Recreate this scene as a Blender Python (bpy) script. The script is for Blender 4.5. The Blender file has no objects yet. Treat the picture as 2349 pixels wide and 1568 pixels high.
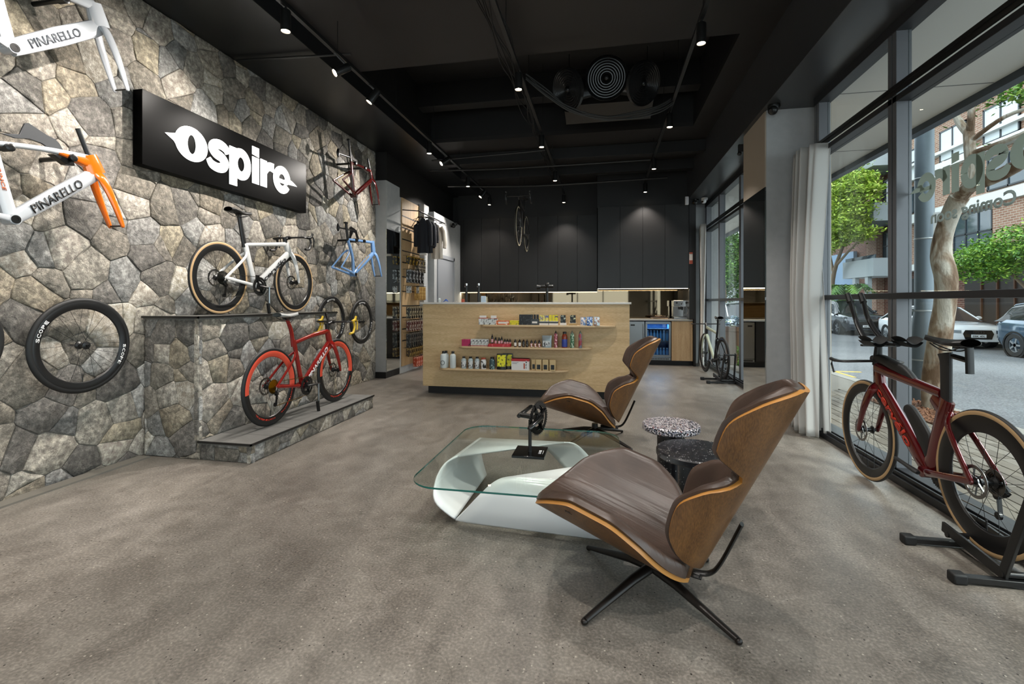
import bpy, bmesh, math, random
import numpy as np
from mathutils import Matrix, Vector, noise
PI = math.pi
random.seed(7)
SC = bpy.context.scene
COL = SC.collection

# ------------------------------------------------------------------ camera
YAW = math.atan(210.5 / 1083)
cam_d = bpy.data.cameras.new('camera'); cam = bpy.data.objects.new('camera', cam_d); COL.objects.link(cam)
cam.location = (0, 0, 1.22); cam.rotation_euler = (PI / 2, 0, YAW)
cam_d.sensor_fit = 'HORIZONTAL'; cam_d.sensor_width = 36; cam_d.lens = 36 * 1083 / 2349
cam_d.shift_y = -91 / 2349; cam_d.clip_start = .05; cam_d.clip_end = 300
SC.camera = cam
# ------------------------------------------------------------------ sky, sun, exposure
SC.view_settings.view_transform = 'Standard'; SC.view_settings.look = 'None'
SC.view_settings.gamma = 1; SC.view_settings.use_curve_mapping = False
SC.view_settings.exposure = EXPO = 0.08
SC.cycles.use_denoising = True
SC.cycles.max_bounces = 7; SC.cycles.diffuse_bounces = 4; SC.cycles.glossy_bounces = 4
SC.cycles.transmission_bounces = 6; SC.cycles.transparent_max_bounces = 12
SC.cycles.caustics_reflective = False; SC.cycles.caustics_refractive = False
SC.cycles.sample_clamp_indirect = 4
w = bpy.data.worlds.new('sky'); SC.world = w; w.use_nodes = True
nt = w.node_tree; bg = nt.nodes['Background']
sky = nt.nodes.new('ShaderNodeTexSky'); sky.sky_type = 'HOSEK_WILKIE'; sky.turbidity = 6
sky.sun_direction = (.5, -.35, .8); sky.ground_albedo = .3
mx = nt.nodes.new('ShaderNodeMix'); mx.data_type = 'RGBA'; mx.inputs[0].default_value = .75
mx.inputs[7].default_value = (.88, .94, 1, 1)
nt.links.new(sky.outputs[0], mx.inputs[6]); nt.links.new(mx.outputs[2], bg.inputs[0]); bg.inputs[1].default_value = 4.8
sun_d = bpy.data.lights.new('sun', 'SUN'); sun_d.energy = 3.2; sun_d.angle = .2; sun_d.color = (1, .96, .9)
sun = bpy.data.objects.new('sun', sun_d); COL.objects.link(sun); sun.rotation_euler = (.35, .62, 0)
LAMP = 1.0     # scale of the shop's own lamps

# ------------------------------------------------------------------ colour and material helpers
def lin(h):
    if isinstance(h, (tuple, list)): return tuple(h[:3]) + (1,)
    h = h.lstrip('#'); r = []
    for i in (0, 2, 4):
        c = int(h[i:i + 2], 16) / 255
        r.append(c / 12.92 if c < .04045 else ((c + .055) / 1.055) ** 2.4)
    return tuple(r) + (1,)
MATS = {}
def nodes(name):
    m = bpy.data.materials.new(name); m.use_nodes = True
    t = m.node_tree; b = t.nodes['Principled BSDF']
    return m, t, b
def N(t, typ, **kw):
    n = t.nodes.new('ShaderNode' + typ)
    for k, v in kw.items():
        if k.startswith('i_'):
            key = k[2:]; key = int(key) if key.isdigit() else key.replace('_', ' ')
            n.inputs[key].default_value = v
        else: setattr(n, k, v)
    return n
def L(t, a, b): t.links.new(a, b)
def coords(t, scale=(1, 1, 1), world=False, rot=(0, 0, 0)):
    mp = N(t, 'Mapping'); mp.inputs['Scale'].default_value = scale; mp.inputs['Rotation'].default_value = rot
    src = N(t, 'NewGeometry').outputs['Position'] if world else N(t, 'TexCoord').outputs['Object']
    L(t, src, mp.inputs[0]); return mp.outputs[0]
def ramp(t, stops, fac, interp='LINEAR'):
    r = N(t, 'ValToRGB'); r.color_ramp.interpolation = interp
    e = r.color_ramp.elements
    while len(e) < len(stops): e.new(.5)
    for x, (p, c) in zip(e, stops): x.position = p; x.color = lin(c)
    L(t, fac, r.inputs[0]); return r.outputs[0]
def mixc(t, fac, a, b, mode='MIX'):
    m = N(t, 'Mix'); m.data_type = 'RGBA'; m.blend_type = mode
    for s, k in ((fac, 0), (a, 6), (b, 7)):
        if isinstance(s, (int, float, tuple)): m.inputs[k].default_value = s
        else: L(t, s, m.inputs[k])
    return m.outputs[2]
def bump(t, b, h, strength=.3, dist=.002):
    n = N(t, 'Bump'); n.inputs['Strength'].default_value = strength; n.inputs['Distance'].default_value = dist
    L(t, h, n.inputs['Height']); L(t, n.outputs[0], b.inputs['Normal'])
def mat(name, col='808080', rough=.5, metal=0, coat=0, emit=0, var=0, vscale=8, bmp=0, bscale=60, bdist=.002, spec=None, stretch=(1, 1, 1), world=False):
    if name in MATS: return MATS[name]
    m, t, b = nodes(name); c = lin(col)
    b.inputs['Base Color'].default_value = c; b.inputs['Roughness'].default_value = rough; b.inputs['Metallic'].default_value = metal
    if coat: b.inputs['Coat Weight'].default_value = coat; b.inputs['Coat Roughness'].default_value = .06
    if spec is not None: b.inputs['Specular IOR Level'].default_value = spec
    if emit: b.inputs['Emission Color'].default_value = c; b.inputs['Emission Strength'].default_value = emit
    if var or bmp:
        v = coords(t, stretch, world)
        if var:
            n = N(t, 'TexNoise', i_Scale=vscale, i_Detail=5.0); L(t, v, n.inputs[0])
            d = tuple(x * (1 - var) for x in c[:3]) + (1,); u = tuple(min(1, x * (1 + var)) for x in c[:3]) + (1,)
            L(t, mixc(t, n.outputs[0], d, u), b.inputs['Base Color'])
        if bmp:
            n = N(t, 'TexNoise', i_Scale=bscale, i_Detail=4.0); L(t, v, n.inputs[0]); bump(t, b, n.outputs[0], bmp, bdist)
    MATS[name] = m; return m

# ------------------------------------------------------------------ mesh helpers
def fr(d, up=(0, 0, 1)):
    d = Vector(d).normalized(); u = Vector(up)
    if abs(d.dot(u.normalized())) > .98: u = Vector((1, 0, 0)) if abs(d.x) < .9 else Vector((0, 1, 0))
    s = d.cross(u).normalized(); return s, s.cross(d).normalized(), d
class MB:
    def __init__(s): s.v = []; s.f = []; s.m = []; s.s = []; s.T = None
    def add(s, vs, fs, mi=0, sm=False):
        b = len(s.v)
        if s.T is not None: vs = [s.T @ Vector(p) for p in vs]
        s.v += [tuple(p) for p in vs]
        for k, f in enumerate(fs):
            s.f.append([i + b for i in f]); s.m.append(mi if isinstance(mi, int) else mi[k]); s.s.append(sm)
        return s
    def box(s, x0, x1, y0, y1, z0, z1, mi=0):
        vs = [(x, y, z) for z in (z0, z1) for y in (y0, y1) for x in (x0, x1)]
        return s.add(vs, [(0, 2, 3, 1), (4, 5, 7, 6), (0, 1, 5, 4), (1, 3, 7, 5), (3, 2, 6, 7), (2, 0, 4, 6)], mi)
    def bar(s, p0, p1, w, h, up=(0, 0, 1), mi=0, w1=None, h1=None):
        a, b, d = fr(Vector(p1) - Vector(p0), up); vs = []
        for p, ww, hh in ((p0, w, h), (p1, w1 or w, h1 or h)):
            for i, j in ((-1, -1), (1, -1), (1, 1), (-1, 1)): vs.append(Vector(p) + a * i * ww / 2 + b * j * hh / 2)
        return s.add(vs, [(3, 2, 1, 0), (4, 5, 6, 7), (0, 1, 5, 4), (1, 2, 6, 5), (2, 3, 7, 6), (3, 0, 4, 7)], mi)
    def tube(s, pts, r, n=10, up=(0, 0, 1), mi=0, caps=True, p=1.0):
        """sweep; r = radius, list of radii or list of (half width across, half height) ; p<1 squarer section"""
        pts = [Vector(q) for q in pts]; k = len(pts); vs = []
        if isinstance(r, (int, float)): r = [r] * k
        if isinstance(r, tuple): r = [r] * k
        for i, q in enumerate(pts):
            d = (pts[min(i + 1, k - 1)] - pts[max(i - 1, 0)]); a, b, _ = fr(d, up)
            ww, hh = r[i] if isinstance(r[i], tuple) else (r[i], r[i])
            for j in range(n):
                t = 2 * PI * j / n; c, e = math.cos(t), math.sin(t)
                if p != 1: c = math.copysign(abs(c) ** p, c); e = math.copysign(abs(e) ** p, e)
                vs.append(q + a * c * ww + b * e * hh)
        fs = [(i * n + j, i * n + (j + 1) % n, (i + 1) * n + (j + 1) % n, (i + 1) * n + j) for i in range(k - 1) for j in range(n)]
        s.add(vs, fs, mi, True)
        if caps: s.add(vs[:n], [tuple(range(n))[::-1]], mi); s.add(vs[-n:], [tuple(range(n))], mi)
        return s
    def cyl(s, p0, p1, r0, r1=None, n=16, mi=0, caps=True): return s.tube([p0, p1], [r0, r0 if r1 is None else r1], n, mi=mi, caps=caps)
    def lathe(s, prof, n=24, M=None, mi=0, closed=False):
        """prof = [(radius, height)], revolve about z of M"""
        M = M or Matrix(); vs = [M @ Vector((r * math.cos(2 * PI * j / n), r * math.sin(2 * PI * j / n), a)) for r, a in prof for j in range(n)]
        k = len(prof); fs = []; ms = []
        for i in range(k if closed else k - 1):
            for j in range(n):
                i2 = (i + 1) % k
                fs.append((i * n + j, i * n + (j + 1) % n, i2 * n + (j + 1) % n, i2 * n + j)); ms.append(mi(i, (j + .5) / n) if callable(mi) else mi)
        return s.add(vs, fs, ms, True)
    def sphere(s, c, r, n=12, mi=0):
        if isinstance(r, (int, float)): r = (r, r, r)
        pr = [(math.sin(PI * i / (n // 2 + 1)), -math.cos(PI * i / (n // 2 + 1))) for i in range(n // 2 + 2)]
        pr[0] = (1e-4, -1); pr[-1] = (1e-4, 1)
        return s.lathe(pr, n, Matrix.Translation(c) @ Matrix.Diagonal((*r, 1)), mi)
    def prism(s, poly, M, h, mi=0, mi_side=None):
        """poly in local xy, extruded 0..h along local z of M"""
        n = len(poly); vs = [M @ Vector((x, y, z)) for z in (0, h) for x, y in poly]
        s.add(vs, [tuple(range(n))[::-1], tuple(range(n, 2 * n))], mi)
        return s.add(vs, [(i, (i + 1) % n, n + (i + 1) % n, n + i) for i in range(n)], mi if mi_side is None else mi_side)
    def grid(s, f, nu, nv, mi=0, closed_u=False):
        vs = [f(i / (nu if closed_u else nu - 1), j / (nv - 1)) for i in range(nu) for j in range(nv)]
        fs = [(i * nv + j, ((i + 1) % nu) * nv + j, ((i + 1) % nu) * nv + j + 1, i * nv + j + 1) for i in range(nu if closed_u else nu - 1) for j in range(nv - 1)]
        return s.add(vs, fs, mi, True)
    def build(s, name, mats, parent=None, bevel=0, angle=35, fix=False, seg=2):
        me = bpy.data.meshes.new(name); me.from_pydata(s.v, [], s.f)
        mats = mats if isinstance(mats, (list, tuple)) else [mats]
        for m in mats: me.materials.append(m)
        me.polygons.foreach_set('material_index', s.m); me.polygons.foreach_set('use_smooth', s.s)
        if fix or True:
            b = bmesh.new(); b.from_mesh(me)
            if len(b.verts) < 60000: bmesh.ops.remove_doubles(b, verts=b.verts, dist=1e-5)
            bmesh.ops.recalc_face_normals(b, faces=b.faces); b.to_mesh(me); b.free()
        me.update()
        try: me.set_sharp_from_angle(angle=math.radians(angle))
        except Exception: pass
        o = bpy.data.objects.new(name, me); COL.objects.link(o)
        if parent: o.parent = parent
        if bevel:
            bv = o.modifiers.new('bevel', 'BEVEL'); bv.width = bevel; bv.segments = seg; bv.limit_method = 'ANGLE'; bv.angle_limit = math.radians(40)
        return o
def tag(o, label=None, cat=None, group=None, kind=None):
    for k, v in (('label', label), ('category', cat), ('group', group), ('kind', kind)):
        if v: o[k] = v
    return o
def thing(name, label, cat, loc=(0, 0, 0), rz=0, group=None):
    o = bpy.data.objects.new(name, None); COL.objects.link(o); o.location = loc; o.rotation_euler = (0, 0, rz)
    o.empty_display_size = .1
    return tag(o, label, cat, group)
def dup(o, loc=None, rz=None, label=None, parent=None):
    r = o.copy(); COL.objects.link(r); r.parent = parent
    if loc is not None: r.location = loc
    if rz is not None: r.rotation_euler = (0, 0, rz)
    if label: r['label'] = label
    for c in list(o.children): dup(c, parent=r)
    return r
def struct(name, mb, m, bevel=0): return tag(mb.build(name, m, None, bevel), kind='structure')
def lerp(a, b, t): return a + (b - a) * t
def interp(x, xs, ys): return float(np.interp(x, xs, ys))
def catmull(P, n=6):
    P = [Vector(p) for p in P]; out = []
    for i in range(len(P) - 1):
        a, b, c, d = P[max(i - 1, 0)], P[i], P[i + 1], P[min(i + 2, len(P) - 1)]
        for k in range(n):
            t = k / n; out.append(.5 * ((2 * b) + (c - a) * t + (2 * a - 5 * b + 4 * c - d) * t * t + (3 * b - a - 3 * c + d) * t ** 3))
    return out + [P[-1]]
def basis(o, x, y):
    x = Vector(x).normalized(); y = Vector(y); z = x.cross(y).normalized(); y = z.cross(x)
    M = Matrix((x, y, z)).transposed().to_4x4(); M.translation = Vector(o); return M
def text(body, M, width, height, m, parent, name='lettering', bold=0., ext=.0006, shear=0., mirror=False, space=1.0, vs_out=None):
    """text fitted into a width x height box whose lower left corner is the origin of M (local xy)"""
    cu = bpy.data.curves.new(name, 'FONT'); cu.body = body; cu.size = 1; cu.offset = bold; cu.shear = shear; cu.space_character = space; cu.resolution_u = 4
    o = bpy.data.objects.new(name, cu); COL.objects.link(o)
    dg = bpy.context.evaluated_depsgraph_get(); me = bpy.data.meshes.new_from_object(o.evaluated_get(dg)); COL.objects.unlink(o); bpy.data.objects.remove(o)
    n = len(me.vertices); co = np.empty(n * 3); me.vertices.foreach_get('co', co); co = co.reshape(-1, 3)
    mn = co.min(0); mxx = co.max(0); sz = np.maximum(mxx - mn, 1e-6)
    co[:, 0] = (co[:, 0] - mn[0]) / sz[0] * width; co[:, 1] = (co[:, 1] - mn[1]) / sz[1] * height
    if mirror: co[:, 0] = width - co[:, 0]
    me.vertices.foreach_set('co', co.ravel()); me.materials.clear(); me.materials.append(m)
    if ext:
        b = bmesh.new(); b.from_mesh(me); g = bmesh.ops.extrude_face_region(b, geom=b.faces[:])
        bmesh.ops.translate(b, vec=(0, 0, ext), verts=[q for q in g['geom'] if isinstance(q, bmesh.types.BMVert)])
        bmesh.ops.recalc_face_normals(b, faces=b.faces); b.to_mesh(me); b.free()
    me.transform(M); me.update(); me.name = name
    r = bpy.data.objects.new(name, me); COL.objects.link(r)
    if parent: r.parent = parent
    return r
# ------------------------------------------------------------------ surface materials
def m_concrete():
    m, t, b = nodes('polished_concrete'); v = coords(t, world=True)
    n1 = N(t, 'TexNoise', i_Scale=.8, i_Detail=6.0, i_Roughness=.6); n2 = N(t, 'TexNoise', i_Scale=90.0, i_Detail=3.0); n3 = N(t, 'TexNoise', i_Scale=6.0, i_Detail=6.0, i_Distortion=1.2)
    for n in (n1, n2, n3): L(t, v, n.inputs[0])
    c = ramp(t, [(.3, '736e68'), (.5, '85807a'), (.7, '97938e')], n1.outputs[0])
    c = mixc(t, .35, c, ramp(t, [(.3, '69645f'), (.7, 'a29e98')], n3.outputs[0]))
    c = mixc(t, .6, c, ramp(t, [(.32, '4a4641'), (.5, '8a867f'), (.66, 'c4c0b8')], n2.outputs[0]), 'SOFT_LIGHT')
    # aggregate: dark pits and pale grit
    vo = N(t, 'TexVoronoi', i_Scale=42.0); L(t, v, vo.inputs[0])
    pit = N(t, 'Math', operation='LESS_THAN', i_1=.15); L(t, vo.outputs[0], pit.inputs[0])
    sel = N(t, 'Separate' + 'Color'); L(t, vo.outputs[1], sel.inputs[0])
    g1 = N(t, 'Math', operation='GREATER_THAN', i_1=.80); L(t, sel.outputs[0], g1.inputs[0])
    g2 = N(t, 'Math', operation='LESS_THAN', i_1=.16); L(t, sel.outputs[0], g2.inputs[0])
    a = N(t, 'Math', operation='MULTIPLY'); L(t, pit.outputs[0], a.inputs[0]); L(t, g1.outputs[0], a.inputs[1])
    d = N(t, 'Math', operation='MULTIPLY'); L(t, pit.outputs[0], d.inputs[0]); L(t, g2.outputs[0], d.inputs[1])
    c = mixc(t, a.outputs[0], c, lin('2e2a26')); c = mixc(t, d.outputs[0], c, lin('a9a498'))
    vp = N(t, 'TexVoronoi', i_Scale=85.0); L(t, v, vp.inputs[0]); sp = N(t, 'Separate' + 'Color'); L(t, vp.outputs[1], sp.inputs[0])
    p1_ = N(t, 'Math', operation='LESS_THAN', i_1=.2); L(t, vp.outputs[0], p1_.inputs[0]); p2_ = N(t, 'Math', operation='GREATER_THAN', i_1=.78); L(t, sp.outputs[1], p2_.inputs[0]); p3_ = N(t, 'Math', operation='MULTIPLY'); L(t, p1_.outputs[0], p3_.inputs[0]); L(t, p2_.outputs[0], p3_.inputs[1])
    p4_ = N(t, 'Math', operation='MULTIPLY', i_1=.7); L(t, p3_.outputs[0], p4_.inputs[0]); c = mixc(t, p4_.outputs[0], c, lin('45403a'))
    v8 = coords(t, (1.6, .5, 1), world=True); n8 = N(t, 'TexNoise', i_Scale=2.4, i_Detail=7.0, i_Distortion=1.0); L(t, v8, n8.inputs[0]); c = mixc(t, .45, c, ramp(t, [(.38, '5a5652'), (.5, '8c8985'), (.62, 'b0ada9')], n8.outputs[0]), 'SOFT_LIGHT')
    # hairline cracks
    ds = N(t, 'TexNoise', i_Scale=2.2, i_Detail=5.0); L(t, v, ds.inputs[0])
    ad = N(t, 'VectorMath', operation='MULTIPLY_ADD'); L(t, ds.outputs[1], ad.inputs[0]); ad.inputs[1].default_value = (.5, .5, .5); L(t, v, ad.inputs[2])
    cr = N(t, 'TexVoronoi', i_Scale=.62, feature='DISTANCE_TO_EDGE'); L(t, ad.outputs[0], cr.inputs[0])
    lt = N(t, 'Math', operation='LESS_THAN', i_1=.0012); L(t, cr.outputs[0], lt.inputs[0])
    mk = N(t, 'Math', operation='MULTIPLY', i_1=.35); L(t, lt.outputs[0], mk.inputs[0])
    c = mixc(t, mk.outputs[0], c, lin('3a3631')); L(t, c, b.inputs['Base Color'])
    r = N(t, 'MapRange', i_3=.3, i_4=.5); L(t, n3.outputs[0], r.inputs[0]); L(t, r.outputs[0], b.inputs['Roughness'])
    bump(t, b, n2.outputs[0], .12, .001); return m
def m_stone():
    m, t, b = nodes('crazy_paving_stone'); v = coords(t, world=True)
    at = N(t, 'Attribute', attribute_name='tone')
    n1 = N(t, 'TexNoise', i_Scale=26.0, i_Detail=8.0, i_Roughness=.72); n2 = N(t, 'TexNoise', i_Scale=7.0, i_Detail=8.0, i_Roughness=.65, i_Distortion=2.5); n3 = N(t, 'TexNoise', i_Scale=160.0, i_Detail=3.0)
    for n in (n1, n2, n3): L(t, v, n.inputs[0])
    c = mixc(t, .62, at.outputs[0], ramp(t, [(.32, '33312f'), (.48, '9c9a97'), (.66, 'f2f0ec')], n1.outputs[0]), 'OVERLAY')
    c = mixc(t, .45, c, ramp(t, [(.35, '4a4845'), (.5, '94918d'), (.6, 'c4c1bc')], n2.outputs[0]), 'SOFT_LIGHT')
    c = mixc(t, .4, c, ramp(t, [(.4, '4a4640'), (.6, 'b9b5ad')], n3.outputs[0]), 'SOFT_LIGHT')
    hs = N(t, 'HueSaturation', i_Saturation=.78); L(t, c, hs.inputs['Color']); c = hs.outputs[0]
    L(t, c, b.inputs['Base Color']); b.inputs['Roughness'].default_value = .75
    h = N(t, 'Math', operation='MULTIPLY_ADD', i_1=1.6); L(t, n2.outputs[0], h.inputs[0]); L(t, n1.outputs[0], h.inputs[2])
    bump(t, b, h.outputs[0], .9, .012); return m
def m_wood(name, lo, mid, hi, scale=(1, 1, 1), rough=.45, ring=7., world=False, bm=.1):
    m, t, b = nodes(name); v = coords(t, scale, world)
    n = N(t, 'TexNoise', i_Scale=2.2, i_Detail=7.0, i_Roughness=.6, i_Distortion=.9); L(t, v, n.inputs[0])
    f = N(t, 'TexNoise', i_Scale=ring * 6, i_Detail=3.0); L(t, v, f.inputs[0])
    c = ramp(t, [(.28, lo), (.5, mid), (.72, hi)], n.outputs[0])
    c = mixc(t, .4, c, ramp(t, [(.35, lo), (.65, hi)], f.outputs[0]))
    L(t, c, b.inputs['Base Color']); b.inputs['Roughness'].default_value = rough; bump(t, b, f.outputs[0], bm, .0006); return m
def m_brick(name, c1, c2, mortar, scale=1.):
    m, t, b = nodes(name)
    # facades stand along y: use (y, z)
    g = N(t, 'NewGeometry'); sp = N(t, 'SeparateXYZ'); L(t, g.outputs[0], sp.inputs[0]); cb = N(t, 'CombineXYZ')
    sm = N(t, 'Math', operation='ADD'); L(t, sp.outputs[0], sm.inputs[0]); L(t, sp.outputs[1], sm.inputs[1])
    L(t, sm.outputs[0], cb.inputs[0]); L(t, sp.outputs[2], cb.inputs[1])
    br = N(t, 'TexBrick', i_Scale=scale); br.inputs['Brick Width'].default_value = .25; br.inputs['Row Height'].default_value = .09; br.inputs['Mortar Size'].default_value = .011
    br.inputs['Color1'].default_value = lin(c1); br.inputs['Color2'].default_value = lin(c2); br.inputs['Mortar'].default_value = lin(mortar)
    L(t, cb.outputs[0], br.inputs[0]); L(t, br.outputs[0], b.inputs['Base Color']); b.inputs['Roughness'].default_value = .85
    bump(t, b, br.outputs[1], -.4, .01); return m
def m_glass(name, tint='eef6f4', alpha=.1, rough=0.0):
    """thin pane: mostly clear with a mirror reflection on top"""
    m = bpy.data.materials.new(name); m.use_nodes = True; t = m.node_tree; t.nodes.clear()
    o = N(t, 'OutputMaterial'); tr = N(t, 'BsdfTransparent'); tr.inputs[0].default_value = lin(tint)
    gl = N(t, 'BsdfGlossy', i_Roughness=rough); lw = N(t, 'LayerWeight', i_Blend=.5); mxs = N(t, 'MixShader')
    fz = N(t, 'Math', operation='POWER', i_1=5.0); L(t, lw.outputs['Facing'], fz.inputs[0])
    ml = N(t, 'Math', operation='MULTIPLY_ADD', i_1=.5, i_2=.018 + alpha * .05); L(t, fz.outputs[0], ml.inputs[0]); L(t, ml.outputs[0], mxs.inputs[0])
    L(t, tr.outputs[0], mxs.inputs[1]); L(t, gl.outputs[0], mxs.inputs[2]); L(t, mxs.outputs[0], o.inputs[0]); return m
def m_leather():
    m, t, b = nodes('brown_leather'); v = coords(t)
    n = N(t, 'TexNoise', i_Scale=260.0, i_Detail=2.0); w_ = N(t, 'TexNoise', i_Scale=5.0, i_Detail=5.0)
    L(t, v, n.inputs[0]); L(t, v, w_.inputs[0])
    L(t, ramp(t, [(.3, '33261f'), (.7, '4a3930')], w_.outputs[0]), b.inputs['Base Color']); b.inputs['Roughness'].default_value = .38
    # soft pull creases running front to back on the seat
    v2 = coords(t, (3, 38, 3)); n4 = N(t, 'TexNoise', i_Scale=1.0, i_Detail=2.0, i_Distortion=.6); L(t, v2, n4.inputs[0])
    h = N(t, 'Math', operation='MULTIPLY_ADD', i_1=.08); L(t, n.outputs[0], h.inputs[0]); L(t, n4.outputs[0], h.inputs[2])
    bump(t, b, h.outputs[0], .28, .01); return m
def m_terrazzo(name, base, chips, frac, scale):
    m, t, b = nodes(name); v = coords(t)
    vo = N(t, 'TexVoronoi', i_Scale=scale, i_Randomness=1.0); L(t, v, vo.inputs[0])
    sel = N(t, 'Separate' + 'Color'); L(t, vo.outputs[1], sel.inputs[0])
    c = ramp(t, chips, sel.outputs[0], 'CONSTANT')
    ed = N(t, 'Math', operation='LESS_THAN', i_1=frac); L(t, vo.outputs[0], ed.inputs[0])
    L(t, mixc(t, ed.outputs[0], lin(base), c), b.inputs['Base Color']); b.inputs['Roughness'].default_value = .3; return m
def m_asphalt():
    m, t, b = nodes('asphalt'); v = coords(t, world=True)
    n = N(t, 'TexNoise', i_Scale=45.0, i_Detail=4.0); n2 = N(t, 'TexNoise', i_Scale=.35, i_Detail=6.0); L(t, v, n.inputs[0]); L(t, v, n2.inputs[0])
    c = mixc(t, .5, ramp(t, [(.35, '3c3e40'), (.65, '6a6c6e')], n2.outputs[0]), ramp(t, [(.35, '2c2d2e'), (.7, '84868a')], n.outputs[0]))
    L(t, c, b.inputs['Base Color']); b.inputs['Roughness'].default_value = .8; return m
def m_leaf(name, a, bcol, c3):
    m, t, b = nodes(name); v = coords(t)
    n = N(t, 'TexNoise', i_Scale=3.0, i_Detail=3.0); L(t, v, n.inputs[0])
    ri = N(t, 'NewGeometry'); c = ramp(t, [(0, a), (.5, bcol), (1, c3)], ri.outputs['Random Per Island'])
    L(t, c, b.inputs['Base Color']); b.inputs['Roughness'].default_value = .55
    b.inputs['Transmission Weight'].default_value = 0; b.inputs['Subsurface Weight'].default_value = 0; return m
CONC = m_concrete(); STONE = m_stone()
OAK = m_wood('oak_laminate', 'a98a60', 'c9ab7e', 'dcc298', (.55, 2.5, 6), .5)
OAKV = m_wood('oak_laminate_upright', 'a08058', 'bb9a70', 'cdaf87', (7, 7, .6), .5)
WALNUT = m_wood('walnut_veneer', '3f2814', '5d3e22', '77522d', (6, 6, .9), .36)
PLYEDGE = mat('ply_edge', 'ad7737', .4)
LEATHER = m_leather()
BLACK = mat('black_paint', '100f0f', .55, var=.3, vscale=3)
CEIL = mat('black_ceiling_paint', '1e1b1a', .5, var=.25, vscale=2)
SOFF = mat('dark_soffit_paint', '191a1c', .32)
BLKM = mat('black_powder_coat', '141414', .38)
CABB = mat('black_laminate', '1b1918', .38, bmp=.1, bscale=300, stretch=(8, 8, .3))
ALU = mat('anodised_frame', '66686c', .4, metal=.25)
ALUD = mat('dark_anodised_frame', '2c2d30', .4, metal=.3)
RUB = mat('black_rubber', '0e0e0e', .6)
GREYW = mat('grey_render', 'adaeae', .8, var=.12, vscale=14, bmp=.25, bscale=90, world=True)
BEIGE = mat('beige_fabric_panel', 'a59a8b', .9, bmp=.3, bscale=250)
WHITE = mat('white_gloss', 'e6e6e6', .22, coat=.5)
MIRROR = mat('mirror', 'd8dcda', .015, metal=1)
BRONZE = mat('bronze_mirror', '6f6250', .03, metal=1)
STEEL = mat('brushed_steel', '8d9092', .28, metal=1, bmp=.05, bscale=400)
CHROME = mat('chrome', 'c8c8c8', .12, metal=1)
GROUT = mat('stone_grout', '77736c', .9, var=.2, vscale=30)
PANE = m_glass('window_glass', 'f3f8f7', .1)
LED = mat('led_strip', 'fff0cc', emit=6)
LENS = mat('lamp_lens', 'ffe9c8', emit=40)
CURT = mat('grey_curtain', 'bfbdb9', .9, bmp=.2, bscale=500)
CURT.node_tree.nodes['Principled BSDF'].inputs['Sheen Weight'].default_value = .3

# ------------------------------------------------------------------ shell of the shop
struct('floor', MB().box(-3.7, 2.0, -3.2, 10.6, -.12, 0), CONC)
struct('wall_left', MB().box(-3.8, -3.62, -3.2, 7.05, 0, 3.9), GROUT)
struct('wall_left_rear', MB().box(-3.8, -3.42, 7.55, 10.6, 0, 3.02), GREYW); struct('wall_left_rear_upper', MB().box(-3.8, -3.42, 7.55, 10.6, 3.02, 3.9), BLACK)
struct('wall_back', MB().box(-3.7, 2.2, 10.45, 10.6, 0, 4.4), BLACK)
# front wall behind the photographer; unseen glazed opening added to let sky light in
mb = MB().box(-3.7, -2.6, -3.3, -3.15, 0, 3.9).box(1.2, 2.2, -3.3, -3.15, 0, 3.9).box(-2.6, 1.2, -3.3, -3.15, 2.9, 3.9)
struct('wall_front', mb, GREYW)
mb = MB()
for x in (-2.6, -1.33, -.06, 1.16): mb.box(x, x + .05, -3.27, -3.19, 0, 2.9)
mb.box(-2.6, 1.21, -3.27, -3.19, 2.85, 2.9).box(-2.6, 1.21, -3.27, -3.19, 0, .07)
fw_ = struct('window_front_added', mb, ALUD); g = MB().box(-2.6, 1.2, -3.235, -3.228, .05, 2.87).build('pane', PANE, fw_)
# ceilings: left soffit, main panel with a deep recess, side face and low window soffit
struct('ceiling', MB().box(-2.75, 1.58, -3.2, 4.87, 3.8, 3.86).box(-2.75, 1.58, 7.28, 10.6, 3.8, 3.86).box(1.285, 1.58, 4.87, 7.28, 3.8, 3.86), CEIL)
struct('ceiling_soffit_left', MB().box(-3.8, -2.75, -3.2, 10.6, 3.63, 3.86), SOFF, .003)
struct('ceiling_recess', MB().box(-3.7, 2.3, 4.7, 10.6, 4.5, 4.56).box(-2.8, -2.75, 4.8, 7.3, 3.86, 4.5).box(1.285, 1.33, 4.8, 7.3, 3.86, 4.5).box(-2.8, 1.33, 4.82, 4.87, 3.86, 4.5).box(-2.8, 1.33, 7.28, 7.33, 3.86, 4.5), BLACK)
struct('ceiling_soffit_right', MB().box(1.58, 2.15, -3.2, 10.6, 3.18, 3.86), mat('soffit_paint_daylit', '3d3e40', .3), .003)  # lighter grey than the left soffit: window daylight put into the colour
struct('ceiling_bulkhead_left', MB().box(-3.8, -3.42, 7.05, 7.55, 3.18, 3.63), BLACK)
for i, y in enumerate((5.1, 6.7)): tag(MB().box(-2.75, 1.285, y, y + .22, 4.15, 4.5).build('ceiling_beam', BLACK, None, .004), kind='structure')
for i, y in enumerate((7.9, 8.9)): tag(MB().box(-2.75, 1.58, y, y + .16, 3.62, 3.8).build('ceiling_beam', BLACK, None, .004), kind='structure')
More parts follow.
